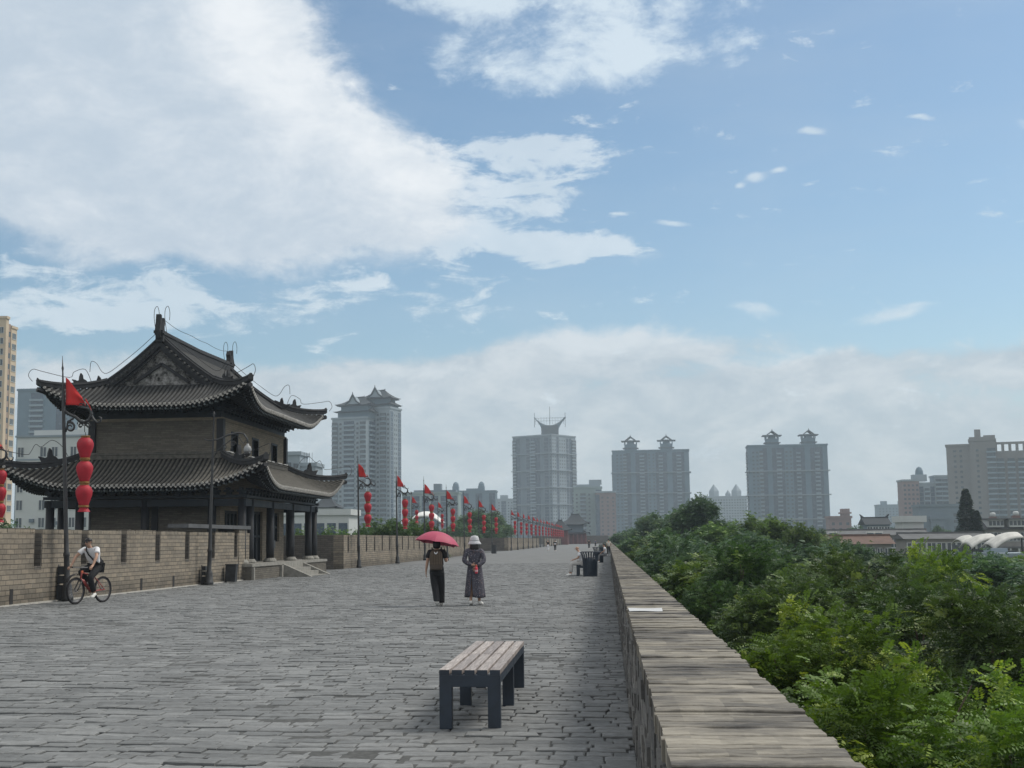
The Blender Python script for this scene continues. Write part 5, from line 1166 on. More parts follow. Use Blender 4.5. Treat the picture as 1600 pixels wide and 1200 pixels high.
def facade(root, x0, y0, ux, uy, Wd, z0, z1, strips, fh=3.0, base=None, name=''):
    """one face of a tower block, built in the block's local frame: (x0,y0) start, (ux,uy) along; strips = [(share, type)]"""
    nx, ny = uy, -ux; tot = sum(s[0] for s in strips); a = 0.0
    win, gl, rl, ba, wl = MB(), MB(), MB(), MB(), MB()
    def bx(mb, a0, a1, d0, d1, za, zb):
        P = lambda a_, d_: (x0+ux*a_+nx*d_, y0+uy*a_+ny*d_)
        c = [P(a0, d0), P(a1, d0), P(a1, d1), P(a0, d1)]
        mb.add([(p[0], p[1], za) for p in c]+[(p[0], p[1], zb) for p in c], [(0, 1, 2, 3), (4, 7, 6, 5), (0, 4, 5, 1), (1, 5, 6, 2), (2, 6, 7, 3), (3, 7, 4, 0)])
    nf = int((z1-z0)/fh)
    for sh, ty in strips:
        w = Wd*sh/tot; b = a+w
        if ty == 'w':                       # plain wall with small windows
            for k in range(nf):
                z = z0+k*fh; n = max(1, round(w/3.2))
                for i in range(n):
                    c = a+w*(i+.5)/n; h_ = min(.75, w/n*.36); bx(win, c-h_, c+h_, -.1, .04, z+.95, z+2.35)
        elif ty == 'n': pass                # blank wall
        elif ty == 'g':                     # tall glass strip
            bx(gl, a+.12*w, b-.12*w, -.1, .06, z0+.6, z1-.6)
            for k in range(nf): bx(rl, a+.12*w, b-.12*w, .062, .12, z0+k*fh, z0+k*fh+.22)
        elif ty == 'd':                     # dark recess
            bx(gl, a, b, -.1, .05, z0, z1-.3)
        elif ty == 'b':                     # stack of balconies
            bx(gl, a+.05*w, b-.05*w, -.1, .05, z0, z1-.3)
            for k in range(nf): bx(ba, a, b, .0, 1.3, z0+k*fh, z0+k*fh+1.15)
        elif ty == 'k':                     # glazed balconies
            for k in range(nf): bx(win, a+.06*w, b-.06*w, -.1, .95, z0+k*fh+1.0, z0+k*fh+2.7); bx(ba, a, b, .0, 1.0, z0+k*fh, z0+k*fh+.98)
        elif ty == 'p': bx(wl, a, b, 0, .8, z0, z1)          # pier
        a = b
    out = []
    for mb, nm, mt_ in ((win, 'windows', m_glass), (gl, 'glass_strips', m_bglass), (rl, 'spandrel_bands', m_con), (ba, 'balconies', m_rail), (wl, 'piers', base)):
        if mb.v: o = mb.build(nm, mt_, root); o['kind'] = 'stuff'; out.append(o)
    return out
def block(root, x0, x1, y0, y1, z0, z1, mat, front=(), side=None, left=None, fh=3.0, bands=0, parapet=True, name='wall'):
    MB().box(x0, x1, y0, y1, z0, z1).build(name, mat, root)
    if front: facade(root, x0, y0, 1, 0, x1-x0, z0+1, z1-1, front, fh, mat)
    if side: facade(root, x1, y0, 0, 1, y1-y0, z0+1, z1-1, side, fh, mat)
    if left: facade(root, x0, y1, 0, -1, y1-y0, z0+1, z1-1, left, fh, mat)
    if bands:
        b = MB(); z = z1-1-fh*bands
        while z > z0: b.box(x0-1.4, x1+1.4, y0-1.45, y1, z, z+.7); z -= fh*bands
        b.build('band_courses', m_con, root)['kind'] = 'stuff'
    if parapet: MB().box(x0-.5, x1+.5, y0-.5, y1+.5, z1, z1+1.2).build('parapet', mat if parapet is True else parapet, root)
def tower(name, label, px0, px1, pyt, Y, rz=0.0, ref=None):
    """a building's empty at street level under the photo column px0; returns root, width in metres, roof height over its foot"""
    p = at(px0, pyt, Y); w = at(px1, pyt, Y).x-p.x; r = thing(name, label, 'building', (p.x, Y, GZ), rz); return r, w, p.z-GZ
def hip_roof(root, x0, x1, y0, y1, z0, h, over, mat, name='roof', ridge=.45, up=.12, gable=False):
    """sweeping Chinese roof with lifted corners"""
    mb = MB(); xc, yc = (x0+x1)/2, (y0+y1)/2; rx = (x1-x0)/2*ridge; n = 10
    for (sx, sy, L) in ((0, -1, (x1-x0)/2+over), (0, 1, (x1-x0)/2+over), (1, 0, (y1-y0)/2+over), (-1, 0, (y1-y0)/2+over)):
        D = ((y1-y0)/2+over) if sx == 0 else ((x1-x0)/2+over-rx)
        def f(u, v):
            s = (u*2-1); tl = rx if sx == 0 else 0.001; l = s*(L*(1-v)+tl*v); z = z0+h*(.45*v+.55*v*v)+up*h*abs(s)**3*(1-v)**2
            if sx == 0: return (xc+l*(1 if sy < 0 else -1), yc+sy*D*(1-v), z)
            return (xc+sx*(rx+D*(1-v)), yc+l*sx, z)
        mb.grid(f, 12, n)
    mb.prism([(x0-over*.6, y0-over*.6), (x1+over*.6, y0-over*.6), (x1+over*.6, y1+over*.6), (x0-over*.6, y1+over*.6)], 'z', z0-h*.06, z0-.001)
    mb.tube([(xc-rx*1.05, yc, z0+h*1.04), (xc, yc, z0+h*1.0), (xc+rx*1.05, yc, z0+h*1.04)], h*.05, 6)
    for k in (-1, 1): mb.tube([(xc+k*rx, yc, z0+h*1.0), (xc+k*rx, yc, z0+h*1.2)], [h*.05, h*.01], 5)
    return mb.build(name, mat, root)

# beige apartment tower at the left edge
r, w, h = tower('apartment_tower', 'beige tiled apartment tower cut off by the left edge of the picture', -60, 10, 503, 340)
fl = 3.0
MB().box(0, w, 0, 1.6, 0, h+.6).build('wall', m_beige, r); MB().box(w-6, w-.02, 1.6, 2.9, 0, h-.6).build('stair_shaft', m_brownish, r); MB().box(w-6, w+.15, 2.9, 6.4, 0, h-1.6).build('wall', m_beige, r)
MB().box(-.2, w+.3, -.25, 1.7, h+.6, h+1.3).box(w-6, w+.4, 2.8, 6.6, h-1.6, h-.9).build('cornice', m_beige, r)
def win(root, x0, x1, y, z0, z1, d=.15, mat=None, frame=None, cells=2):
    g = MB().box(x0, x1, y-.02, y+.1, z0, z1).build('window', mat or m_glass, root)
    f = MB(); f.box(x0-.08, x1+.08, y-.10, y-.021, z0-.12, z0).box(x0-.08, x1+.08, y-.08, y-.021, z1, z1+.08)
    for i in range(cells+1): c = x0+(x1-x0)*i/cells; f.box(c-.05, c+.05, y-.07, y-.021, z0, z1)
    f.build('frame', frame or m_whitew, g); return g
k = 0
z = h-3.6
while z > 12 and k < 17:
    win(r, w-3.0, w-.7, 0, z+.2, z+1.8, cells=3); win(r, w-8.6, w-6.0, 0, z+.2, z+1.8, cells=3)
    sg = MB().box(w+.151, w+.20, 3.5, 5.8, z-.9, z+.7).build('window', m_glass, r); q = MB()
    for yy in (3.5, 4.25, 5.0, 5.75): q.box(w+.201, w+.25, yy, yy+.08, z-.9, z+.7)
    q.box(w+.16, w+.28, 3.4, 5.9, z-1.05, z-.901); q.build('frame', m_whitew, sg)
    MB().box(w-.019, w+.03, 1.8, 2.7, z-.6, z+.8).build('window', m_glass, r)
    MB().box(w-4.6, w-3.7, -.5, -.02, z+.4, z+1.1).build('air_conditioner', m_whitew, r) if k % 3 == 1 else None
    z -= fl; k += 1
# white block with small windows behind the tower
r, w, h = tower('office_block', 'low white rendered block with small dark windows behind the tower', 27, 175, 684, 250)
MB().box(0, w, 0, 14, 0, h).build('wall', m_whitew, r); MB().box(2.6, w-1, 2, 12, h, h+1.6).build('upper_storey', m_whitew, r); MB().box(w*.55, w*.8, 4, 10, h+1.6, h+4).build('roof_room', m_whitew, r)
MB().box(-.3, w+.3, -.3, 14.3, h, h+.4).box(-.2, w+.2, -.12, 0, h-4.6, h-4.3).build('cornice', m_con, r)
for zz in (h-3.9, h-7.4, h-11, h-14.5, h-18, h-21.5):
    for xx in (.2, 4.9, 7.3, 11.2, 13.6): win(r, xx, xx+1.3, 0, zz, zz+1.9)
for xx, zz in ((8.8, h-14), (8.8, h-17.5), (3.2, h-17), (12.8, h-14.2)): MB().box(xx, xx+.9, -.6, -.02, zz, zz+.7).build('air_conditioner', m_grey, r)
# grey-blue glass tower behind it
r, w, h = tower('glass_tower', 'hazy grey-blue office tower with balcony stacks behind the white block', 28, 116, 611, 700)
block(r, 0, w, 0, 20, 0, h, m_bluegrey, [(2, 'n'), (2.2, 'b'), (2, 'n'), (1.2, 'd'), (1.6, 'w')], bands=0)
MB().box(w*.3, w*.7, 5, 12, h, h+3).build('roof_room', m_bluegrey, r)
# beige flats seen right of the tower
r, w, h = tower('apartment_block', 'pale beige flats with roof aerials just right of the tower wall', 430, 492, 722, 420)
block(r, 0, w*.62, 0, 12, 0, h+2.2, m_con, [(1, 'w'), (1, 'k'), (1, 'w')]); block(r, w*.62, w, 1, 12, 0, h-1.5, m_con, [(1, 'k'), (1, 'w')])
ar = MB()
for i in range(4): ar.tube([(w*.66+i*.9, 4, h-.5), (w*.66+i*.9, 4, h+3.2)], .06, 5)
ar.build('aerials', m_iron, r)
# twin apartment tower with the two Chinese roofs
r, w, h = tower('roofed_tower', 'tall pale apartment tower crowned by two dark sweeping Chinese roofs', 519, 596, 656, 800)
th = R(-14); r.rotation_euler = (0, 0, th)
wl = w*.72/math.cos(th)
block(r, 0, wl, 0, 22, 0, h, m_con, [(1.3, 'k'), (1.2, 'w'), (2.6, 'b'), (1.2, 'w'), (1.3, 'k')], side=[(1, 'n'), (2.4, 'b'), (1.4, 'w')])
hb = at(600, 641, 815).z-GZ
block(r, wl-2, wl+11, 12, 30, 0, hb, m_con, [(1, 'd'), (1, 'w'), (1.4, 'k'), (.8, 'w')], side=[(1, 'g'), (1, 'w'), (1, 'g')])
def pav(root, x0, x1, y0, y1, z, hh, mat):
    MB().box(x0, x1, y0, y1, z, z+hh*.3).build('penthouse', m_bluegrey, root); hip_roof(root, x0, x1, y0, y1, z+hh*.26, hh*.24, 2.4, mat, 'eave_roof', .85); MB().box(x0+1.5, x1-1.5, y0+1.5, y1-1.5, z+hh*.3, z+hh*.58).build('penthouse', m_bluegrey, root)
    o = hip_roof(root, x0+1, x1-1, y0+1, y1-1, z+hh*.55, hh*.40, 2.6, mat, 'roof', .4)
    # gable facing the street
    xc = (x0+x1)/2; MB().prism([(xc-4.2, z+hh*.60), (xc+4.2, z+hh*.60), (xc, z+hh*.93)], 'y', y0-.8, y0+6).build('gable', m_con, root); q = MB()
    for k in (-1, 1): q.tube([(xc+k*5.2, y0-1.0, z+hh*.58), (xc+k*2.4, y0-1.0, z+hh*.72), (xc, y0-1.0, z+hh*1.0)], .55, 6)
    q.tube([(xc, y0-1, z+hh*.98), (xc, y0-1, z+hh*1.13)], [.5, .1], 5); q.build('gable_ridge', mat, root)
pav(r, 3, wl+1, 2, 18, h+.8, 14.5, m_roofd); pav(r, wl-9, wl+9.5, 14, 29, hb-1, 14.5, m_roofd)
# low blocks beyond the lantern row
r, w, h = tower('office_block', 'long pale hazy office block with a lift tower behind the white canopy roof', 628, 716, 772, 900); block(r, 0, w, 0, 18, 0, h, m_green, [(1, 'g')]*6, fh=3.6); MB().box(w*.55, w*.68, 4, 12, h, h+7).build('lift_tower', m_grey, r); MB().box(w*.2, w*.95, 3, 14, h, h+2.6).build('roof_room', m_grey, r)
r, w, h = tower('glass_tower', 'blue-grey hazy slab with two rounded roof turrets behind the lanterns', 702, 774, 769, 1100); block(r, 0, w, 0, 20, 0, h, m_bluegrey, [(1, 'd'), (1, 'n'), (1, 'd'), (1, 'n'), (1, 'd'), (1, 'n'), (1, 'd')])
for fx in (.06, .62): MB().box(w*fx, w*(fx+.13), 2, 10, h, h+5).build('turret', m_bluegrey, r); MB().lathe([(w*.065, h+5), (w*.06, h+7), (w*.03, h+8.5), (0, h+9)], (w*(fx+.065), 6, 0), 12).build('turret_cap', m_bluegrey, r)
MB().box(w*.36, w*.62, 3, 12, h, h+3).build('roof_room', m_bluegrey, r)
r, w, h = tower('apartment_block', 'faint pale high-rise far behind, left of the central tower', 772, 802, 781, 1400); block(r, 0, w, 0, 20, 0, h, m_con, [(1, 'w'), (1, 'g'), (1, 'w')]); MB().box(w*.3, w*.7, 4, 12, h, h+5).build('roof_room', m_con, r)
# small greenish pavilion building and grey roofs right of the tower columns
r, w, h = tower('low_building', 'low greenish white building seen between the tower columns and the parapet', 420, 545, 806, 260); block(r, 0, w, 0, 10, 0, h, m_whitew, [(1, 'g')]*7, fh=4.2, parapet=m_whitew)
r, w, h = tower('low_building', 'small white house with dark hipped roof beside the tower eave', 488, 522, 793, 330); block(r, 0, w, 0, 9, 0, h, m_whitew, [(1, 'w'), (1, 'w')], parapet=False); hip_roof(r, 0, w, 0, 9, h, 2.4, .9, m_roofd)
# white membrane roof behind the lanterns
r, w, h = tower('canopy_roof', 'white domed membrane roof behind the lantern row', 636, 688, 800, 420); mb = MB(); mb.grid(lambda u, v: (w*u, 12*v, h-3.3+3.6*(1-abs(2*u-1)**2.4)*(.55+.45*math.sin(PI*v))), 20, 8); o = mb.build('membrane', m_white, r, smooth=True); md = o.modifiers.new('t', 'SOLIDIFY'); md.thickness = .3; MB().box(.6, w-.6, .5, 11.5, 0, h-3.4).build('hall', m_grey, r)
# central tower with the boat-shaped crown
Yc = 1150; pc = at(862, 680, Yc); hC = pc.z-GZ; TH = R(-32)
r = thing('crown_tower', 'tall grey-blue tower with a boat-shaped white crown in the middle of the skyline', 'building', (pc.x, Yc, GZ), TH)
wF = (at(862, 700, Yc).x-at(798, 700, Yc).x)/math.cos(TH); dS = (at(898, 700, Yc).x-pc.x)/math.sin(-TH)
block(r, -wF, 0, 0, dS, 0, hC, m_grey, [(.8, 'k'), (.9, 'd'), (1.3, 'n'), (1.1, 'g'), (1.2, 'b'), (1.0, 'd'), (.8, 'n'), (1.2, 'g'), (.7, 'w')], side=[(1, 'w'), (.6, 'd'), (1.6, 'w'), (.8, 'g'), (.6, 'd'), (1, 'k')], bands=5, parapet=m_con); MB().box(.001, .03, 0, dS, 0, hC).build('sunlit_face_sheet', m_con, r)  # thin pale sheet puts the sunlight on the right face into its colour
cx, cyy = 0.0, 0.0; u_ = hC+1
CR = Matrix.Translation((-wF*.42+dS*.12, dS*.45, 0)) @ Matrix.Rotation(-TH, 4, 'Z')
MB().box(cx-7.5, cx+7.5, cyy-7, cyy+7, u_-1, u_+9).xf(CR).build('crown_base', m_dgrey, r)
hull = [(-7.5, u_+5.5)]+[(-7.5-6.8*(i/8)**1.6, u_+5.5+11.2*i/8) for i in range(1, 9)]+[(-13.2+13.2*i/10*1.0, u_+16.3-7.2*(1-(1-i/10)**2.0)) for i in range(0, 11)]
hull += [(-x, z) for x, z in hull[::-1][1:]]
MB().prism(hull, 'y', -6.5, 6.5).xf(CR).build('boat_crown', m_bluegrey, r); MB().prism([(x*1.01, z+.02) for x, z in hull[9:28]]+[(x*1.01, z-.9) for x, z in hull[9:28][::-1]], 'y', -6.9, -6.51).xf(CR).build('crown_edge', m_con, r)
rl_ = MB()
for i in range(11): x = cx-12.6+2.52*i; rl_.tube([(x, cyy-5.5, u_+10), (x, cyy-5.5, u_+16.4)], .10, 5)
for zz in (13.2, 15.8): rl_.tube([(cx-13.2, cyy-5.5, u_+zz), (cx+13.2, cyy-5.5, u_+zz)], .12, 5)
for x, zt in ((cx-13.8, 21), (cx+13.8, 21), (cx, 26.5)): rl_.tube([(x, cyy, u_+8), (x, cyy, u_+zt)], .22, 5)
rl_.xf(CR).build('rails_and_masts', m_dgrey, r)
# pale and pink blocks right of it
r, w, h = tower('apartment_block', 'pale green high-rise with stepped roof between the two big towers', 896, 940, 763, 1000); block(r, 0, w, 0, 18, 0, h, m_green, [(1, 'w'), (1, 'k'), (1, 'w'), (.5, 'n'), (1, 'b')]); MB().box(w*.1, w*.95, 3, 14, h, h+3).build('roof_room', m_con, r); MB().box(w*.55, w*1.0, 4, 12, h+3, h+6.5).build('lift_tower', m_con, r)
r, w, h = tower('apartment_block', 'dull pink high-rise left of the paired pavilion tower', 930, 962, 770, 985); block(r, 0, w, 0, 18, 0, h, m_pink, [(.8, 'd'), (1, 'w'), (1, 'w'), (1, 'w')], parapet=m_con)
# the two slab towers with paired rooftop pavilions
def slab(label, px0, px1, pyt, Y, pavs, rz, mat):
    r, w, h = tower('pavilion_tower', label, px0, px1, pyt, Y, rz)
    block(r, 0, w, 0, 20, 0, h, mat, [(.5, 'n'), (1.3, 'w'), (.6, 'k'), (.7, 'd'), (.8, 'n'), (.7, 'd'), (.8, 'b'), (.5, 'd'), (1.4, 'w'), (.5, 'd'), (.7, 'b'), (.7, 'd'), (.9, 'n'), (.7, 'd'), (.8, 'b'), (.5, 'd'), (.8, 'n')], left=[(1, 'w'), (1, 'k'), (1, 'n')], side=[(1, 'w'), (1, 'n')], bands=6, parapet=m_bluegrey)
    for ppx, ppy in pavs:
        c = at(ppx, ppy, Y).x-r.location.x; z = h+1.2; s = w/70
        MB().box(c-5.6*s, c+5.6*s, 2, 12, z-1, z+5.6*s).build('pavilion_body', m_bluegrey, r)
        MB().box(c-7.2*s, c+7.2*s, 1.2, 12.8, z+1.6*s, z+2.3*s).build('pavilion_gallery', m_dgrey, r)
        f = MB()
        for q in (-1, 1): f.tube([(c+q*5.4*s, 2, z+5*s), (c+q*5.4*s, 2, z+8.4*s)], .45, 6); f.tube([(c+q*5.4*s, 11.8, z+5*s), (c+q*5.4*s, 11.8, z+8.4*s)], .45, 6)
        f.box(c-3.2*s, c+3.2*s, 3, 11, z+5.6*s, z+8.6*s); f.build('pavilion_posts', m_bluegrey, r)
        mb = MB()
        for q in (-1, 1):
            mb.prism([(c+q*8.6*s, z+8.9*s), (c+q*8.4*s, z+8.1*s), (c+q*4.6*s, z+8.3*s), (c, z+8.4*s), (c, z+9.2*s)], 'y', .8, 13.2)
            mb.prism([(c, z+13.2*s), (c, z+12.0*s), (c+q*4.0*s, z+9.1*s), (c+q*5.4*s, z+9.0*s)], 'y', 1.2, 12.8)
        mb.tube([(c, 1.5, z+12.8*s), (c, 1.5, z+14.6*s)], [.35, .1], 5); mb.build('pavilion_roof', m_dgrey, r)
slab('broad blue-grey slab tower with two rooftop pavilions, right of the central tower', 956.5, 1076, 706, 1150, ((985, 700), (1041, 698)), R(-3), m_bluegrey)
slab('isolated broad slab tower with two rooftop pavilions, right of the tall trees', 1168.5, 1292, 698, 1000, ((1207, 690), (1264, 688)), R(-2), m_bluegrey)
r, w, h = tower('apartment_block', 'faint pale high-rise with pyramid turrets between the two slab towers', 1104, 1167, 777, 1500); block(r, 0, w, 0, 20, 0, h, m_con, [(1, 'w')]*5)
for fx, s in ((.2, 1), (.55, .55), (.76, 1)): MB().lathe([(5.5*s, h+1), (5.5*s, h+7*s), (.1, h+15*s)], (w*fx, 8, 0), 4).build('pyramid_turret', m_con, r)
r, w, h = tower('low_building', 'small pink building with a square lookout turret right of the isolated slab tower', 1296, 1330, 810, 700); block(r, 0, w, 0, 12, 0, h, m_pink, [(1, 'w')]*3, parapet=m_pink); MB().box(w*.62, w*.98, 2, 8, h, h+5).build('turret', m_pink, r); MB().box(w*.55, w*1.05, 1.2, 8.8, h+2.4, h+3.2).build('turret_gallery', m_pink, r)
r, w, h = tower('apartment_block', 'faint blue high-rise far off, left of the pink building', 1372, 1414, 790, 1500); block(r, 0, w, 0, 20, 0, h, m_bluegrey, [(1, 'w')]*4)
for fx in (.15, .8): MB().box(w*fx, w*(fx+.2), 2, 10, h, h+5).build('roof_room', m_bluegrey, r)
r, w, h = tower('apartment_block', 'pink and pale blue stepped building with a small dome at the right', 1410, 1482, 752, 900)
block(r, 0, w*.36, 0, 16, 0, h, m_pink, [(1, 'w')]*4, parapet=m_con); block(r, w*.36, w*.72, 2, 16, 0, h-2, m_con, [(1, 'g'), (1, 'k'), (1, 'g')]); block(r, w*.72, w, 1, 16, 0, h+2.6, m_con, [(1, 'k'), (1, 'k')], parapet=m_con)
MB().box(w*.26, w*.56, 3, 10, h, h+4.5).build('roof_room', m_con, r); MB().lathe([(w*.09, h+4.5), (w*.085, h+7), (w*.05, h+9.2), (0, h+10)], (w*.42, 6, 0), 14).build('dome', m_bluegrey, r)
r, w, h = tower('low_building', 'plain grey building in front of the stepped pink one', 1436, 1500, 792, 640); block(r, 0, w, 0, 14, 0, h, m_grey, [(3, 'n'), (1, 'w')], parapet=m_grey); block(r, w*.25, w*.6, -2, 0, 0, h-6, m_grey, [(1, 'w')], parapet=m_grey)
# big grey block at the right edge
Yb = 780; pb = at(1514, 690, Yb); r = thing('apartment_tower', 'big grey apartment block with rows of glazed balconies at the right edge', 'building', (pb.x, Yb, GZ), R(-16)); hB = pb.z-GZ
wl = (pb.x-at(1480, 690, Yb).x)/math.cos(R(16)); wr_ = (at(1552, 690, Yb).x-pb.x)/math.cos(R(16)); we = at(1680, 690, Yb).x-at(1552, 690, Yb).x
m_bb = M('warm_grey_render', (.19, .19, .19), .85, .06, .1, space='P')
block(r, -wl, 0, 0, 16, 0, hB-2.5, m_bb, [(1, 'n'), (1.2, 'w'), (1, 'w'), (1.2, 'n')], parapet=m_bb)
block(r, 0, wr_, -2, 16, 0, hB, m_bb, [(.8, 'n'), (1, 'w'), (1, 'n'), (1.6, 'k')], parapet=m_bb, left=[(1, 'n')]); block(r, wr_, wr_+we, .5, 16, 0, hB-6, m_bb, [(1.6, 'k'), (.5, 'n')]*8, parapet=False)
MB().box(wr_, wr_+we, .5, 1.2, hB-2.2, hB-.8).build('roof_beam', m_bb, r); q = MB()
for i in range(13): q.box(wr_+we*i/12-.8, wr_+we*i/12+.8, .6, 1.1, hB-6, hB-2.2)
q.build('roof_posts', m_bb, r)
MB().box(3, wr_*.45, 2, 10, hB+1, hB+7).build('roof_room', m_bb, r); MB().box(wr_*.55, wr_, 2, 10, hB+1, hB+3.5).build('roof_room', m_bb, r); MB().box(0, wr_, -1.6, 12, hB+1, hB+2.4).build('roof_step', m_bb, r)

# far gate tower over the end of the lantern row
Yg = 500; pg = at(889, 838, Yg); r = thing('gate_tower', 'far two-tiered Chinese gate tower with red lower storey at the end of the lantern row', 'tower', (pg.x, Yg, 0)); sc = Yg/FPX
m_redw = M('dull_red_paint', (.15, .055, .05), .8, .15, .5); ww = 26*sc
MB().box(-ww, ww, 0, 11, -.3, 17*sc).build('lower_storey', m_redw, r); hip_roof(r, -ww, ww, 0, 11, 15.5*sc, 8*sc, 1.6, m_roofd, 'lower_roof', .8, .35)
MB().box(-ww*.1, ww*.85, 1.5, 9.5, 17*sc, 31*sc).build('upper_storey', m_grey, r); hip_roof(r, -ww*.1, ww*.85, 1.5, 9.5, 30*sc, 16*sc, 2.4, m_roofd, 'upper_roof', .5, .25)
mb = MB()
for i in range(9): mb.tube([(-ww+ww*2*i/8, -1.0, 0), (-ww+ww*2*i/8, -1.0, 15*sc)], .3, 6)
mb.build('columns', m_redw, r); MB().box(-ww-1, ww+1, -1.6, 12, -.4, .02).build('plinth', m_wall_dark, r)
r2 = thing('hall', 'small far hall with a dark sweeping roof left of the gate tower', 'tower', (at(875, 838, Yg-60).x, Yg-60, 0)); ws = 12*(Yg-60)/FPX; s2 = (Yg-60)/FPX
MB().box(-ws, ws, 0, 7, -.3, 24*s2).build('wall', m_redw, r2); hip_roof(r2, -ws, ws, 0, 7, 22*s2, 16*s2, 1.6, m_roofd, 'roof', .25, .2)

# ---------------------------------------------------------------- roofs and houses to the right, below the wall
m_tileg = M('grey_house_tile', (.12, .125, .13), .85, .2, .8, space='P'); m_redroof = M('red_brick_roof', (.135, .09, .075), .85, .2, .8, space='P'); m_brickh = M('grey_house_brick', (.26, .255, .24), .85, .12, .5, space='P')
def house(label, px0, px1, pyr, pye, Y, D, wall, roofm, windows=6, name='house', eave=.5):
    p = at(px0, pyr, Y); w = at(px1, pyr, Y).x-p.x; ze = at(px0, pye, Y).z; r = thing(name, label, 'house', (p.x, Y, GZ)); h = ze-GZ; hr = p.z-GZ
    MB().box(0, w, 0, D, 0, h).build('wall', wall, r)
    mb = MB(); mb.prism([(-eave, h-.12), (D+eave, h-.12), (D/2+.2, hr), (D/2-.2, hr)], 'x', -eave, w+eave); mb.build('roof', roofm, r)
    MB().box(-eave-.1, w+eave+.1, D/2-.25, D/2+.25, hr-.05, hr+.25).build('ridge', roofm, r)
    for i in range(windows):
        x = w*(i+.5)/windows; win(r, x-.6, x+.6, 0, h-2.1, h-.7)
    return r, w, h, hr
house('long low house with dull red roof behind the near treetops', 1296, 1392, 838, 849, 175, 7, m_brickh, m_redroof, 8)
house('long grey roofed hall with small white skylights behind the red roof', 1296, 1450, 829, 836, 225, 9, m_brickh, m_tileg, 10)
for i, px in enumerate((1301, 1360, 1373)):
    p = at(px, 836, 222); o = thing('skylight', ('left', 'middle', 'right')[i]+'most of three small white roof vents on the long grey hall', 'skylight', p, 0, 'white roof vents on the grey hall'); MB().box(-.45, .45, -.4, .4, -.2, .35).build('box', m_grey, o); MB().box(-.6, .6, -.5, .5, .35, .55).build('lid', m_white, o)
r, w, h, hr = house('old temple hall with a dark curved roof ridge among far trees', 1354, 1390, 809, 819, 330, 9, m_grey, m_roofd, 4); q = MB()
for k in (0, w): q.tube([(k, 4.5, hr), (k+(.8 if k else -.8), 4.5, hr+.9)], [.35, .12], 6)
q.build('ridge_ends', m_roofd, r)
r, w, h = tower('low_building', 'small white box building among the roofs at the right', 1409, 1443, 816, 260); block(r, 0, w, 0, 6, 0, h, m_whitew, [(1, 'w'), (1, 'w')], fh=3.2, parapet=m_whitew); MB().box(w*.5, w*1.02, -1.6, -.01, 0, h-1.2).build('porch', m_pink, r)
house('long dark tiled roof below the white box building', 1416, 1540, 834, 841, 190, 7, m_brickh, m_tileg, 8)
r, w, h, hr = house('grey two-storey house with white framed dormers at the right edge', 1534, 1640, 812, 826, 235, 8, m_brickh, m_tileg, 9)
for px0, px1 in ((1543, 1567), (1575, 1600)):
    a = at(px0, 816, 235).x-r.location.x; b = at(px1, 816, 235).x-r.location.x; zt = at(1550, 812, 235).z-GZ; zb = at(1550, 822, 235).z-GZ
    d = MB().box(a, b, -.6, 3, zb-.2, zt).build('dormer', m_whitew, r); MB().box(a-.3, b+.3, -.9, 3.2, zt, zt+.25).build('dormer_roof', m_tileg, d)
    q = MB()
    for i in range(4): q.box(a+(b-a)*(i+.12)/4, a+(b-a)*(i+.88)/4, -.66, -.601, zb+.1, zt-.2)
    q.build('dormer_panes', m_glass, d)
MB().box(-.6, w+.6, -1.2, -.02, h-3.4, h-3.1).build('porch_roof', m_tileg, r); q = MB()
for i in range(9): q.box(w*i/8-.15, w*i/8+.15, -1.1, -.8, 0, h-3.4)
q.build('porch_posts', m_whitew, r)
for i, (px, py) in enumerate(((1551, 803), (1587, 801))):
    p = at(px, py, 240); o = thing('water_tank', ('left', 'right')[i]+' white rooftop tank above the dormer house', 'tank', p, 0, 'rooftop tanks'); MB().lathe([(.45, -.5), (.5, .0), (.4, .2), (.1, .26)], n=14).build('tank', m_whitew, o, smooth=True); MB().box(-.6, .6, -.5, .5, -1.4, -.5).build('stand', m_pink, o)
# pale curved awnings by the street
def awning(label, px0, px1, py0, py1, Y, tilt):
    a = at(px0, py1, Y); b = at(px1, py0, Y); r = thing('awning', label, 'awning', a, 0, 'pale curved awnings at the right edge'); w = b.x-a.x; hh = b.z-a.z
    mb = MB(); mb.grid(lambda u, v: (w*u, -1.5+5*v, hh*u**.8*tilt+hh*.25*math.sin(PI*u)+.5*math.sin(PI*v)), 14, 8); o = mb.build('membrane', M('dirty_white_membrane', (.55, .55, .52), .8, .15, 1.5), r, smooth=True); md = o.modifiers.new('t', 'SOLIDIFY'); md.thickness = .12
    MB().box(w*.2, w*.9, 0, 3, -4, -.15).build('stall', m_dgrey, r)
    q = MB()
    for x in (.05, .95): q.tube([(w*x, -1.3, -5), (w*x, -1.3, hh*x**.8*tilt)], .08, 6)
    q.build('posts', m_iron, r)
awning('small pale awning left of the others at the right edge', 1499, 1518, 843, 850, 150, 1); awning('middle pale curved awning, rising to the right', 1512, 1552, 841, 856, 140, 1.0); awning('large pale curved awning rising to the right near the edge', 1546, 1592, 839, 858, 132, 1.0)
r, w, h = tower('low_building', 'pale flat-roofed building cut by the right edge below the awnings', 1562, 1680, 870, 118); MB().box(0, w, 0, 7, 0, h).build('wall', m_whitew, r); MB().box(-.3, w+.3, -.3, 7.3, h, h+.3).build('roof_slab', m_con, r); MB().box(w*.05, w*.3, 4, 6, h+.3, h+.7).build('skylight', m_con, r)
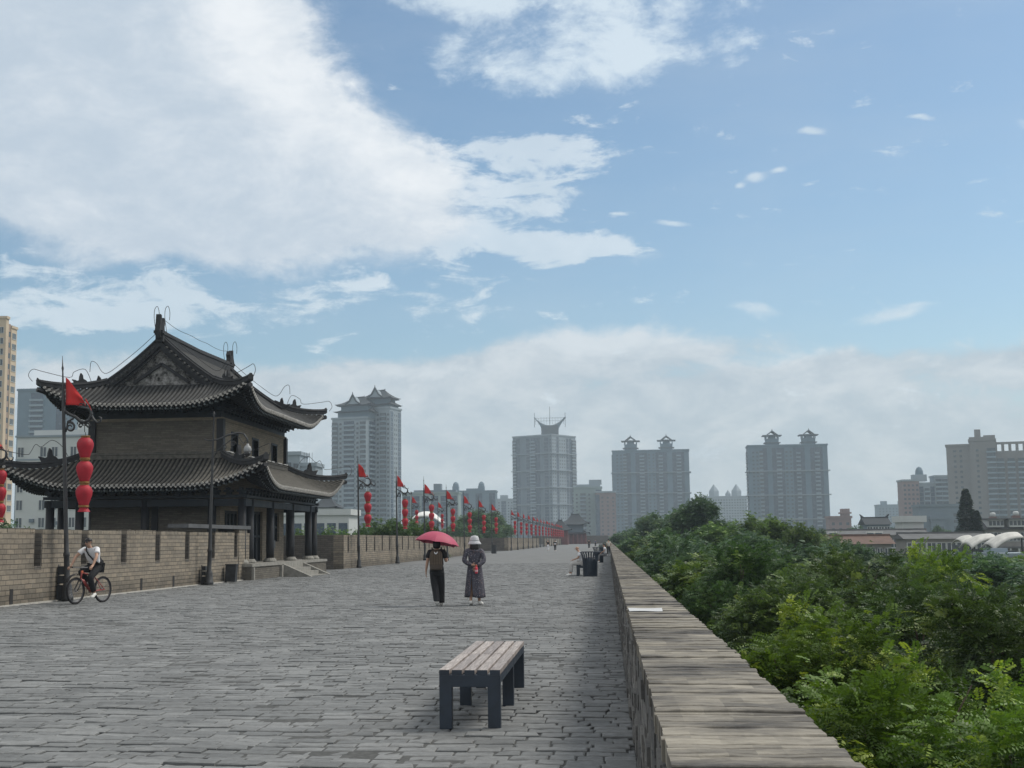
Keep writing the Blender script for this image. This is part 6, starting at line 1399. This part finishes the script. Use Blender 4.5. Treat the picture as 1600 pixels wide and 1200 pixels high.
# ---------------------------------------------------------------- trees
m_bark = M('bark', (.07, .055, .042), .9, .3, 6, .5)
m_leaf = leaf_mat('locust_leaf', (.040, .080, .028), (.094, .172, .048), (.20, .285, .085), .30)
m_leafb = leaf_mat('dull_leaf', (.044, .090, .050), (.092, .162, .088), (.20, .29, .165), .30)
m_leafy = leaf_mat('bright_locust_leaf', (.044, .080, .014), (.120, .198, .030), (.30, .37, .06), .32)
m_conif = leaf_mat('conifer_needles', (.010, .025, .018), (.018, .042, .028), (.032, .060, .038), .15)
def leaves(C, Dr, L, K, ll, lw, rnd, droop=.35):
    """compound leaves: C bases (N,3), Dr unit directions, L lengths, K leaflet pairs -> rhombic leaflets"""
    N = len(C); up = np.array([0, 0, 1.]); sd = np.cross(Dr, up+RNG.normal(0, .35, (N, 3))); sd /= np.linalg.norm(sd, axis=1, keepdims=True)+1e-9
    nm = np.cross(sd, Dr); V, A = [], []
    t = (np.arange(K)+.6)/K
    for s in (-1, 1):
        base = C[:, None, :]+Dr[:, None, :]*(L[:, None]*t)[..., None]-up*(droop*L[:, None]*t**2)[..., None]
        d = s*sd[:, None, :]*.9+Dr[:, None, :]*.45-up*.25+RNG.normal(0, .12, (N, K, 3)); d /= np.linalg.norm(d, axis=2, keepdims=True)
        w = np.cross(d, nm[:, None, :]+RNG.normal(0, .25, (N, K, 3))); w /= np.linalg.norm(w, axis=2, keepdims=True)+1e-9
        l_ = ll*RNG.uniform(.75, 1.2, (N, K, 1))*(1-.35*np.abs(2*t-1))[None, :, None]
        q = np.stack([base, base+d*l_*.45+w*lw*.5, base+d*l_, base+d*l_*.45-w*lw*.5], axis=2); V.append(q.reshape(-1, 3)); A.append(np.repeat(rnd, K))
    return np.concatenate(V), np.concatenate(A)
def quad_mesh(name, V, A, mat):
    n = len(V)//4; me = bpy.data.meshes.new(name); me.vertices.add(n*4); me.vertices.foreach_set('co', V.astype(np.float32).ravel())
    me.loops.add(n*4); me.loops.foreach_set('vertex_index', np.arange(n*4, dtype=np.int32)); me.polygons.add(n)
    me.polygons.foreach_set('loop_start', np.arange(0, n*4, 4, dtype=np.int32)); me.polygons.foreach_set('loop_total', np.full(n, 4, dtype=np.int32)); me.update(calc_edges=True)
    a = me.attributes.new('rnd', 'FLOAT', 'FACE'); a.data.foreach_set('value', A.astype(np.float32)); me.materials.append(mat); return me
def crown(rx, rz, zc, lobes, nclump, nleaf, L, K, ll, lw, mat, seed, spread=.5, name='crown'):
    """a crown of lobes: clumps of compound leaves on and under the lobes' skins, with gaps between"""
    global RNG
    RNG = np.random.default_rng(seed); lc = []
    for i in range(lobes):
        a = RNG.uniform(0, 2*PI); q = math.sqrt(RNG.uniform(.05, .9)); r = rx*q*.85; z = zc+rz*(.55-1.05*q*q+RNG.uniform(-.22, .22)); lc.append((r*math.cos(a), r*math.sin(a), z, RNG.uniform(.22, .38)*rx))
    lc.append((0, 0, zc+rz*.62, .40*rx)); Cc, Oc, T = [], [], []
    for i in range(nclump):
        i_ = RNG.integers(len(lc)); l = lc[i_]; d = RNG.normal(0, 1, 3); d[2] = abs(d[2])*1.0-.45*RNG.random(); d /= np.linalg.norm(d); rr = l[3]*RNG.uniform(.55, 1.12)
        Cc.append((l[0]+d[0]*rr, l[1]+d[1]*rr, l[2]+d[2]*rr*.85)); Oc.append(d); T.append(RNG.random()*.5+.12*math.sin(i_*1.7)+.25*RNG.random()*max(0, d[2])+(.35 if RNG.random() < .12 else 0))
    Cc, Oc, T = np.array(Cc), np.array(Oc), np.array(T); N = nclump*nleaf
    C = np.repeat(Cc, nleaf, 0)+RNG.normal(0, spread*.34, (N, 3)); Fx = RNG.normal(0, .35, (nclump, 3))*np.array([1, 1, .5]); D = np.repeat(Oc*.8+Fx, nleaf, 0)+RNG.normal(0, .5, (N, 3))*np.array([1, 1, .55])+np.array([0, 0, .10]); D /= np.linalg.norm(D, axis=1, keepdims=True)
    rn = np.clip(np.repeat(T, nleaf)+RNG.normal(0, .10, N), 0, 1)
    V, A = leaves(C, D, L*RNG.uniform(.7, 1.2, N), K, ll, lw, rn)
    me = quad_mesh(name, V, A, mat); o = bpy.data.objects.new(name, me); COL.objects.link(o); return o, lc
def trunk(h, r, lc, seed):
    rr = random.Random(seed); mb = MB(); top = Vector((rr.uniform(-.3, .3), rr.uniform(-.3, .3), h*.72))
    mb.tube([(0, 0, -.2), (.05, .02, h*.2), (rr.uniform(-.15, .15), .1, h*.45), top], [r*1.25, r, r*.85, r*.6], 8)
    for l in lc:
        e = Vector((l[0], l[1], l[2]+l[3]*.2)); s = Vector((0, .03, h*rr.uniform(.38, .66))); m_ = (s+e)/2+Vector((rr.uniform(-.3, .3), rr.uniform(-.3, .3), .3)); mb.tube([s, m_, e], [r*.5, r*.3, r*.1], 6)
        for _ in range(2): f = e+Vector((rr.uniform(-1, 1), rr.uniform(-1, 1), rr.uniform(.1, .8)))*l[3]*.8; mb.tube([m_*.4+e*.6, f], [r*.16, r*.04], 5)
    return mb
def proto(seed, rx, rz, h, mat, lobes=11, nclump=420, nleaf=26, L=.32, K=7, ll=.078, lw=.034, spread=.40):
    t = thing('tree', 'x', 'tree'); c, lc = crown(rx, rz, h-rz*1.15, lobes, nclump, nleaf, L, K, ll, lw, mat, seed, spread); c.parent = t
    trunk(h, .17, lc, seed).build('trunk', m_bark, t, smooth=True); return t
# height of each prototype is 13 m, crown radius about 3 m
fine = [proto(11, 2.9, 2.6, 13, m_leafy, 12, 900, 22), proto(12, 3.1, 2.4, 13, m_leaf, 13, 900, 22), proto(13, 2.7, 2.8, 13, m_leaf, 11, 860, 22)]
mid_ = [proto(21, 3.2, 2.8, 13, m_leaf, 12, 460, 20, .34, 4, .15, .07, .62), proto(22, 3.4, 2.6, 13, m_leafb, 13, 460, 20, .34, 4, .15, .07, .62), proto(23, 3.0, 3.0, 13, m_leafb, 11, 440, 20, .34, 4, .15, .07, .62)]
pend = {t.name for t in fine+mid_}
def put(src, x, y, top, s=1.0, rz=None, label=None, group=None, sz=None):
    o = src if src.name in pend else copy_tree(src); pend.discard(src.name)
    sz = (top-GZ)/13.0 if sz is None else sz
    o.location = (x, y, GZ); o.scale = (s, s, (top-GZ)/13.0); o.rotation_euler = (0, 0, random.uniform(0, 6.28) if rz is None else rz); o['label'] = label
    if group: o['group'] = group
    return o
rr = random.Random(5)
def near(px, pyt, Y, src, label, s=1.0):
    p = at(px, pyt, Y); return put(fine[src], p.x, Y, p.z, s, rr.uniform(0, 6), label)
near(1375, 1000, 15.5, 0, 'nearest bright green locust tree just beyond the parapet, lower right', .95)
near(1590, 1030, 14.0, 0, 'bright locust tree filling the lower right corner of the picture', .9)
near(1500, 1130, 10.5, 2, 'low dark green treetop at the bottom edge on the right', .72)
near(1300, 920, 23, 0, 'bright yellow-green locust tree behind the nearest one, by the parapet', .95)
near(1545, 905, 22, 1, 'dark green locust tree at the right edge above the nearest bright ones', 1.0)
near(1440, 900, 27, 1, 'mid green tree rising behind the bright locust trees at the right', .95)
near(1235, 868, 33, 2, 'dense dull green tree hugging the parapet, beyond the bright locusts', 1.0)
near(1330, 856, 36, 1, 'rounded green tree in the second row beyond the bright locusts', 1.05)
near(1462, 838, 38, 0, 'light green tree with tall top standing out before the houses at the right', .8)
near(1600, 880, 31, 2, 'dark tree cut by the right edge, below the awnings', 1.0)
near(1160, 842, 46, 1, 'green tree near the parapet left of the slab tower foot', 1.05)
# the park belt running along the foot of the wall
labs = ['loose green tree of the park belt along the wall, dull leaved', 'leafy green tree of the park belt along the wall']
y = 24.0; cnt = 0
while y < 330:
    step = 6.6 if y < 120 else 8.5; xmax = min(34, .33*y+3)
    x = 3.9+rr.uniform(-.5, .6)
    while x < xmax:
        if not (x < 9 and y < 30) and (y > 40 or x > 5):
            base = .55 if x < 8 else .2
            top = base+rr.uniform(-2.0, 1.0)+min(1.6, y/120)-max(0, min(1.9, (52-y)/14))
            xi = 950+2036*x/y
            if xi > 1300: top = min(top, 1.6-(22+14*rr.random())*y/2036)       # the houses show over the belt
            k = rr.randrange(3); src = fine[k] if y < 34 else mid_[k]
            put(src, x, y+rr.uniform(-1.5, 1.5), top, rr.uniform(1.0, 1.45), rr.uniform(0, 6), labs[0 if k else 1], 'trees of the park belt'); cnt += 1
        x += step*rr.uniform(.85, 1.2)
    y += step*rr.uniform(.85, 1.1)
def far(px, pyt, Y, label, s=1.0, k=1, group=None):
    p = at(px, pyt, Y); return put(mid_[k], p.x, Y, p.z, s, rr.uniform(0, 6), label, group)
# taller dark trees beyond
far(1092, 776, 150, 'tall dark tree rising over the belt before the pale far high-rise', 1.35, 1); far(1058, 790, 160, 'tall dark tree left of the tallest one', 1.3, 2); far(1022, 803, 190, 'dark rounded tree at the left end of the tall group', 1.4, 1); far(990, 822, 230, 'dull far tree close to the parapet end', 1.3, 2)
far(972, 832, 300, 'farthest tree beside the end of the right parapet', 1.4, 1)
far(1188, 800, 120, 'green tree with rounded top before the isolated slab tower', 1.2, 0); far(1245, 812, 110, 'slim ragged tree top right of the rounded one', .75, 0); far(1130, 812, 130, 'broad bright tree between the dark group and the slab tower', 1.4, 0)
for i, px in enumerate((1340, 1352, 1300, 1395, 1420, 1325, 1465, 1480)): far(px, 822+(i % 3)*4, 300+12*i, 'dark far tree among the houses at the right', 1.0, 1+i % 2, 'dark far trees among the houses')
# trees behind the left parapet
for px, py, Y, s in ((600, 806, 110, 1.0), (632, 812, 118, 1.0), (655, 808, 125, .9), (575, 815, 120, .8)): far(px, py, Y, 'bright bushy tree behind the long left parapet', s, 0, 'bright trees behind the long parapet')
for px, py, Y, s in ((745, 797, 262, 1.9), (772, 800, 285, 1.6), (722, 818, 250, 1.5)): far(px, py, Y, 'dark bushy tree behind the lanterns near the wall recess', s, 1, 'dark trees behind the lanterns')
for px, py, Y, s in ((500, 822, 110, .9), (530, 824, 114, .9), (470, 824, 112, .9)): far(px, py, Y, 'light green treetop showing over the wall by the tower columns', s, 0, 'treetops over the wall by the tower')
for px, py, Y, s in ((8, 808, 75, .8), (50, 820, 78, .6), (-20, 800, 72, .8)): far(px, py, Y, 'treetop over the near parapet at the left edge', s, 2, 'treetops over the near parapet')
# conifers at the right
def conifer(label, px, pyt, Y, rad):
    global RNG
    p = at(px, pyt, Y); h = p.z-GZ; t = thing('conifer', label, 'tree', (p.x, Y, GZ)); RNG = np.random.default_rng(int(px)); N = 5200
    u = RNG.random(N)**.8; z = h*(1-u*.86); r = rad*(u**.75)*RNG.uniform(.35, 1.08, N)*(1+.18*np.sin(z*2.3)); a = RNG.uniform(0, 2*PI, N)
    C = np.stack([r*np.cos(a), r*np.sin(a), z], 1); D = np.stack([np.cos(a), np.sin(a), np.full(N, .25)], 1)+RNG.normal(0, .3, (N, 3)); D /= np.linalg.norm(D, axis=1, keepdims=True)
    V, A = leaves(C, D, np.full(N, .5), 3, .32, .16, np.clip(RNG.normal(.4, .25, N), 0, 1), .3); me = quad_mesh('crown', V, A, m_conif); o = bpy.data.objects.new('crown', me); COL.objects.link(o); o.parent = t
    MB().tube([(0, 0, -.2), (0, 0, h*.5), (0, 0, h*.97)], [.25, .16, .03], 7).build('trunk', m_bark, t)
conifer('tall dark pointed conifer among the houses at the right', 1508, 764, 232, 3.1); conifer('shorter dark conifer leaning against the tall one', 1524, 798, 230, 2.6)
# wooded strip hiding the street level far off, too far to tell its trees apart
def woods(name, label, x0, x1, y, top, n, seed, depth=30):
    global RNG
    RNG = np.random.default_rng(seed); xs = RNG.uniform(x0, x1, n); ys = y+RNG.uniform(0, depth, n); hs = top+RNG.normal(0, 1.0, n)+1.2*np.sin(xs*.12+seed); C, T = [], []
    for x, yy, hh in zip(xs, ys, hs):
        k = 46; d = RNG.normal(0, 1, (k, 3)); d /= np.linalg.norm(d, axis=1, keepdims=True); C.append(np.array([x, yy, GZ+hh-2.6])+d*np.array([3.2, 3.2, 2.8])*RNG.uniform(.6, 1.05, (k, 1))); T.append(np.clip(RNG.normal(RNG.uniform(.2, .5), .12, k), 0, 1))
    C = np.concatenate(C); D = RNG.normal(0, 1, C.shape); D /= np.linalg.norm(D, axis=1, keepdims=True); V, A = leaves(C, D, np.full(len(C), 1.3), 2, 1.1, .8, np.concatenate(T)); me = quad_mesh(name, V, A, m_leafb); o = bpy.data.objects.new(name, me); COL.objects.link(o)
    tag(o, label, 'trees', kind='stuff')
woods('far_woods', 'hazy mass of far street trees between the houses and the towers', 40, 330, 480, 12.0, 420, 3); woods('far_woods', 'hazy mass of far trees at the foot of the skyline on the left', -330, -30, 520, 11.5, 420, 4); woods('far_woods', 'farthest hazy tree line under the skyline', -420, 520, 960, 12.0, 420, 5)

# ---------------------------------------------------------------- haze
hz = MB().box(-6500, 6500, -600, 8600, GZ-1.2, 125).build('haze', None or M('haze_shell', (.8, .8, .8)), None)
mt = bpy.data.materials.new('pale_haze'); mt.use_nodes = True; g = NT(mt.node_tree); g.n.clear(); pv = g.node('ShaderNodeVolumePrincipled'); pv.inputs['Density'].default_value = .00026; pv.inputs['Color'].default_value = (.76, .88, 1, 1); pv.inputs['Anisotropy'].default_value = .2
o_ = g.node('ShaderNodeOutputMaterial'); g.l.new(pv.outputs[0], o_.inputs['Volume']); hz.data.materials.clear(); hz.data.materials.append(mt); hz['kind'] = 'stuff'; hz.display_type = 'WIRE'
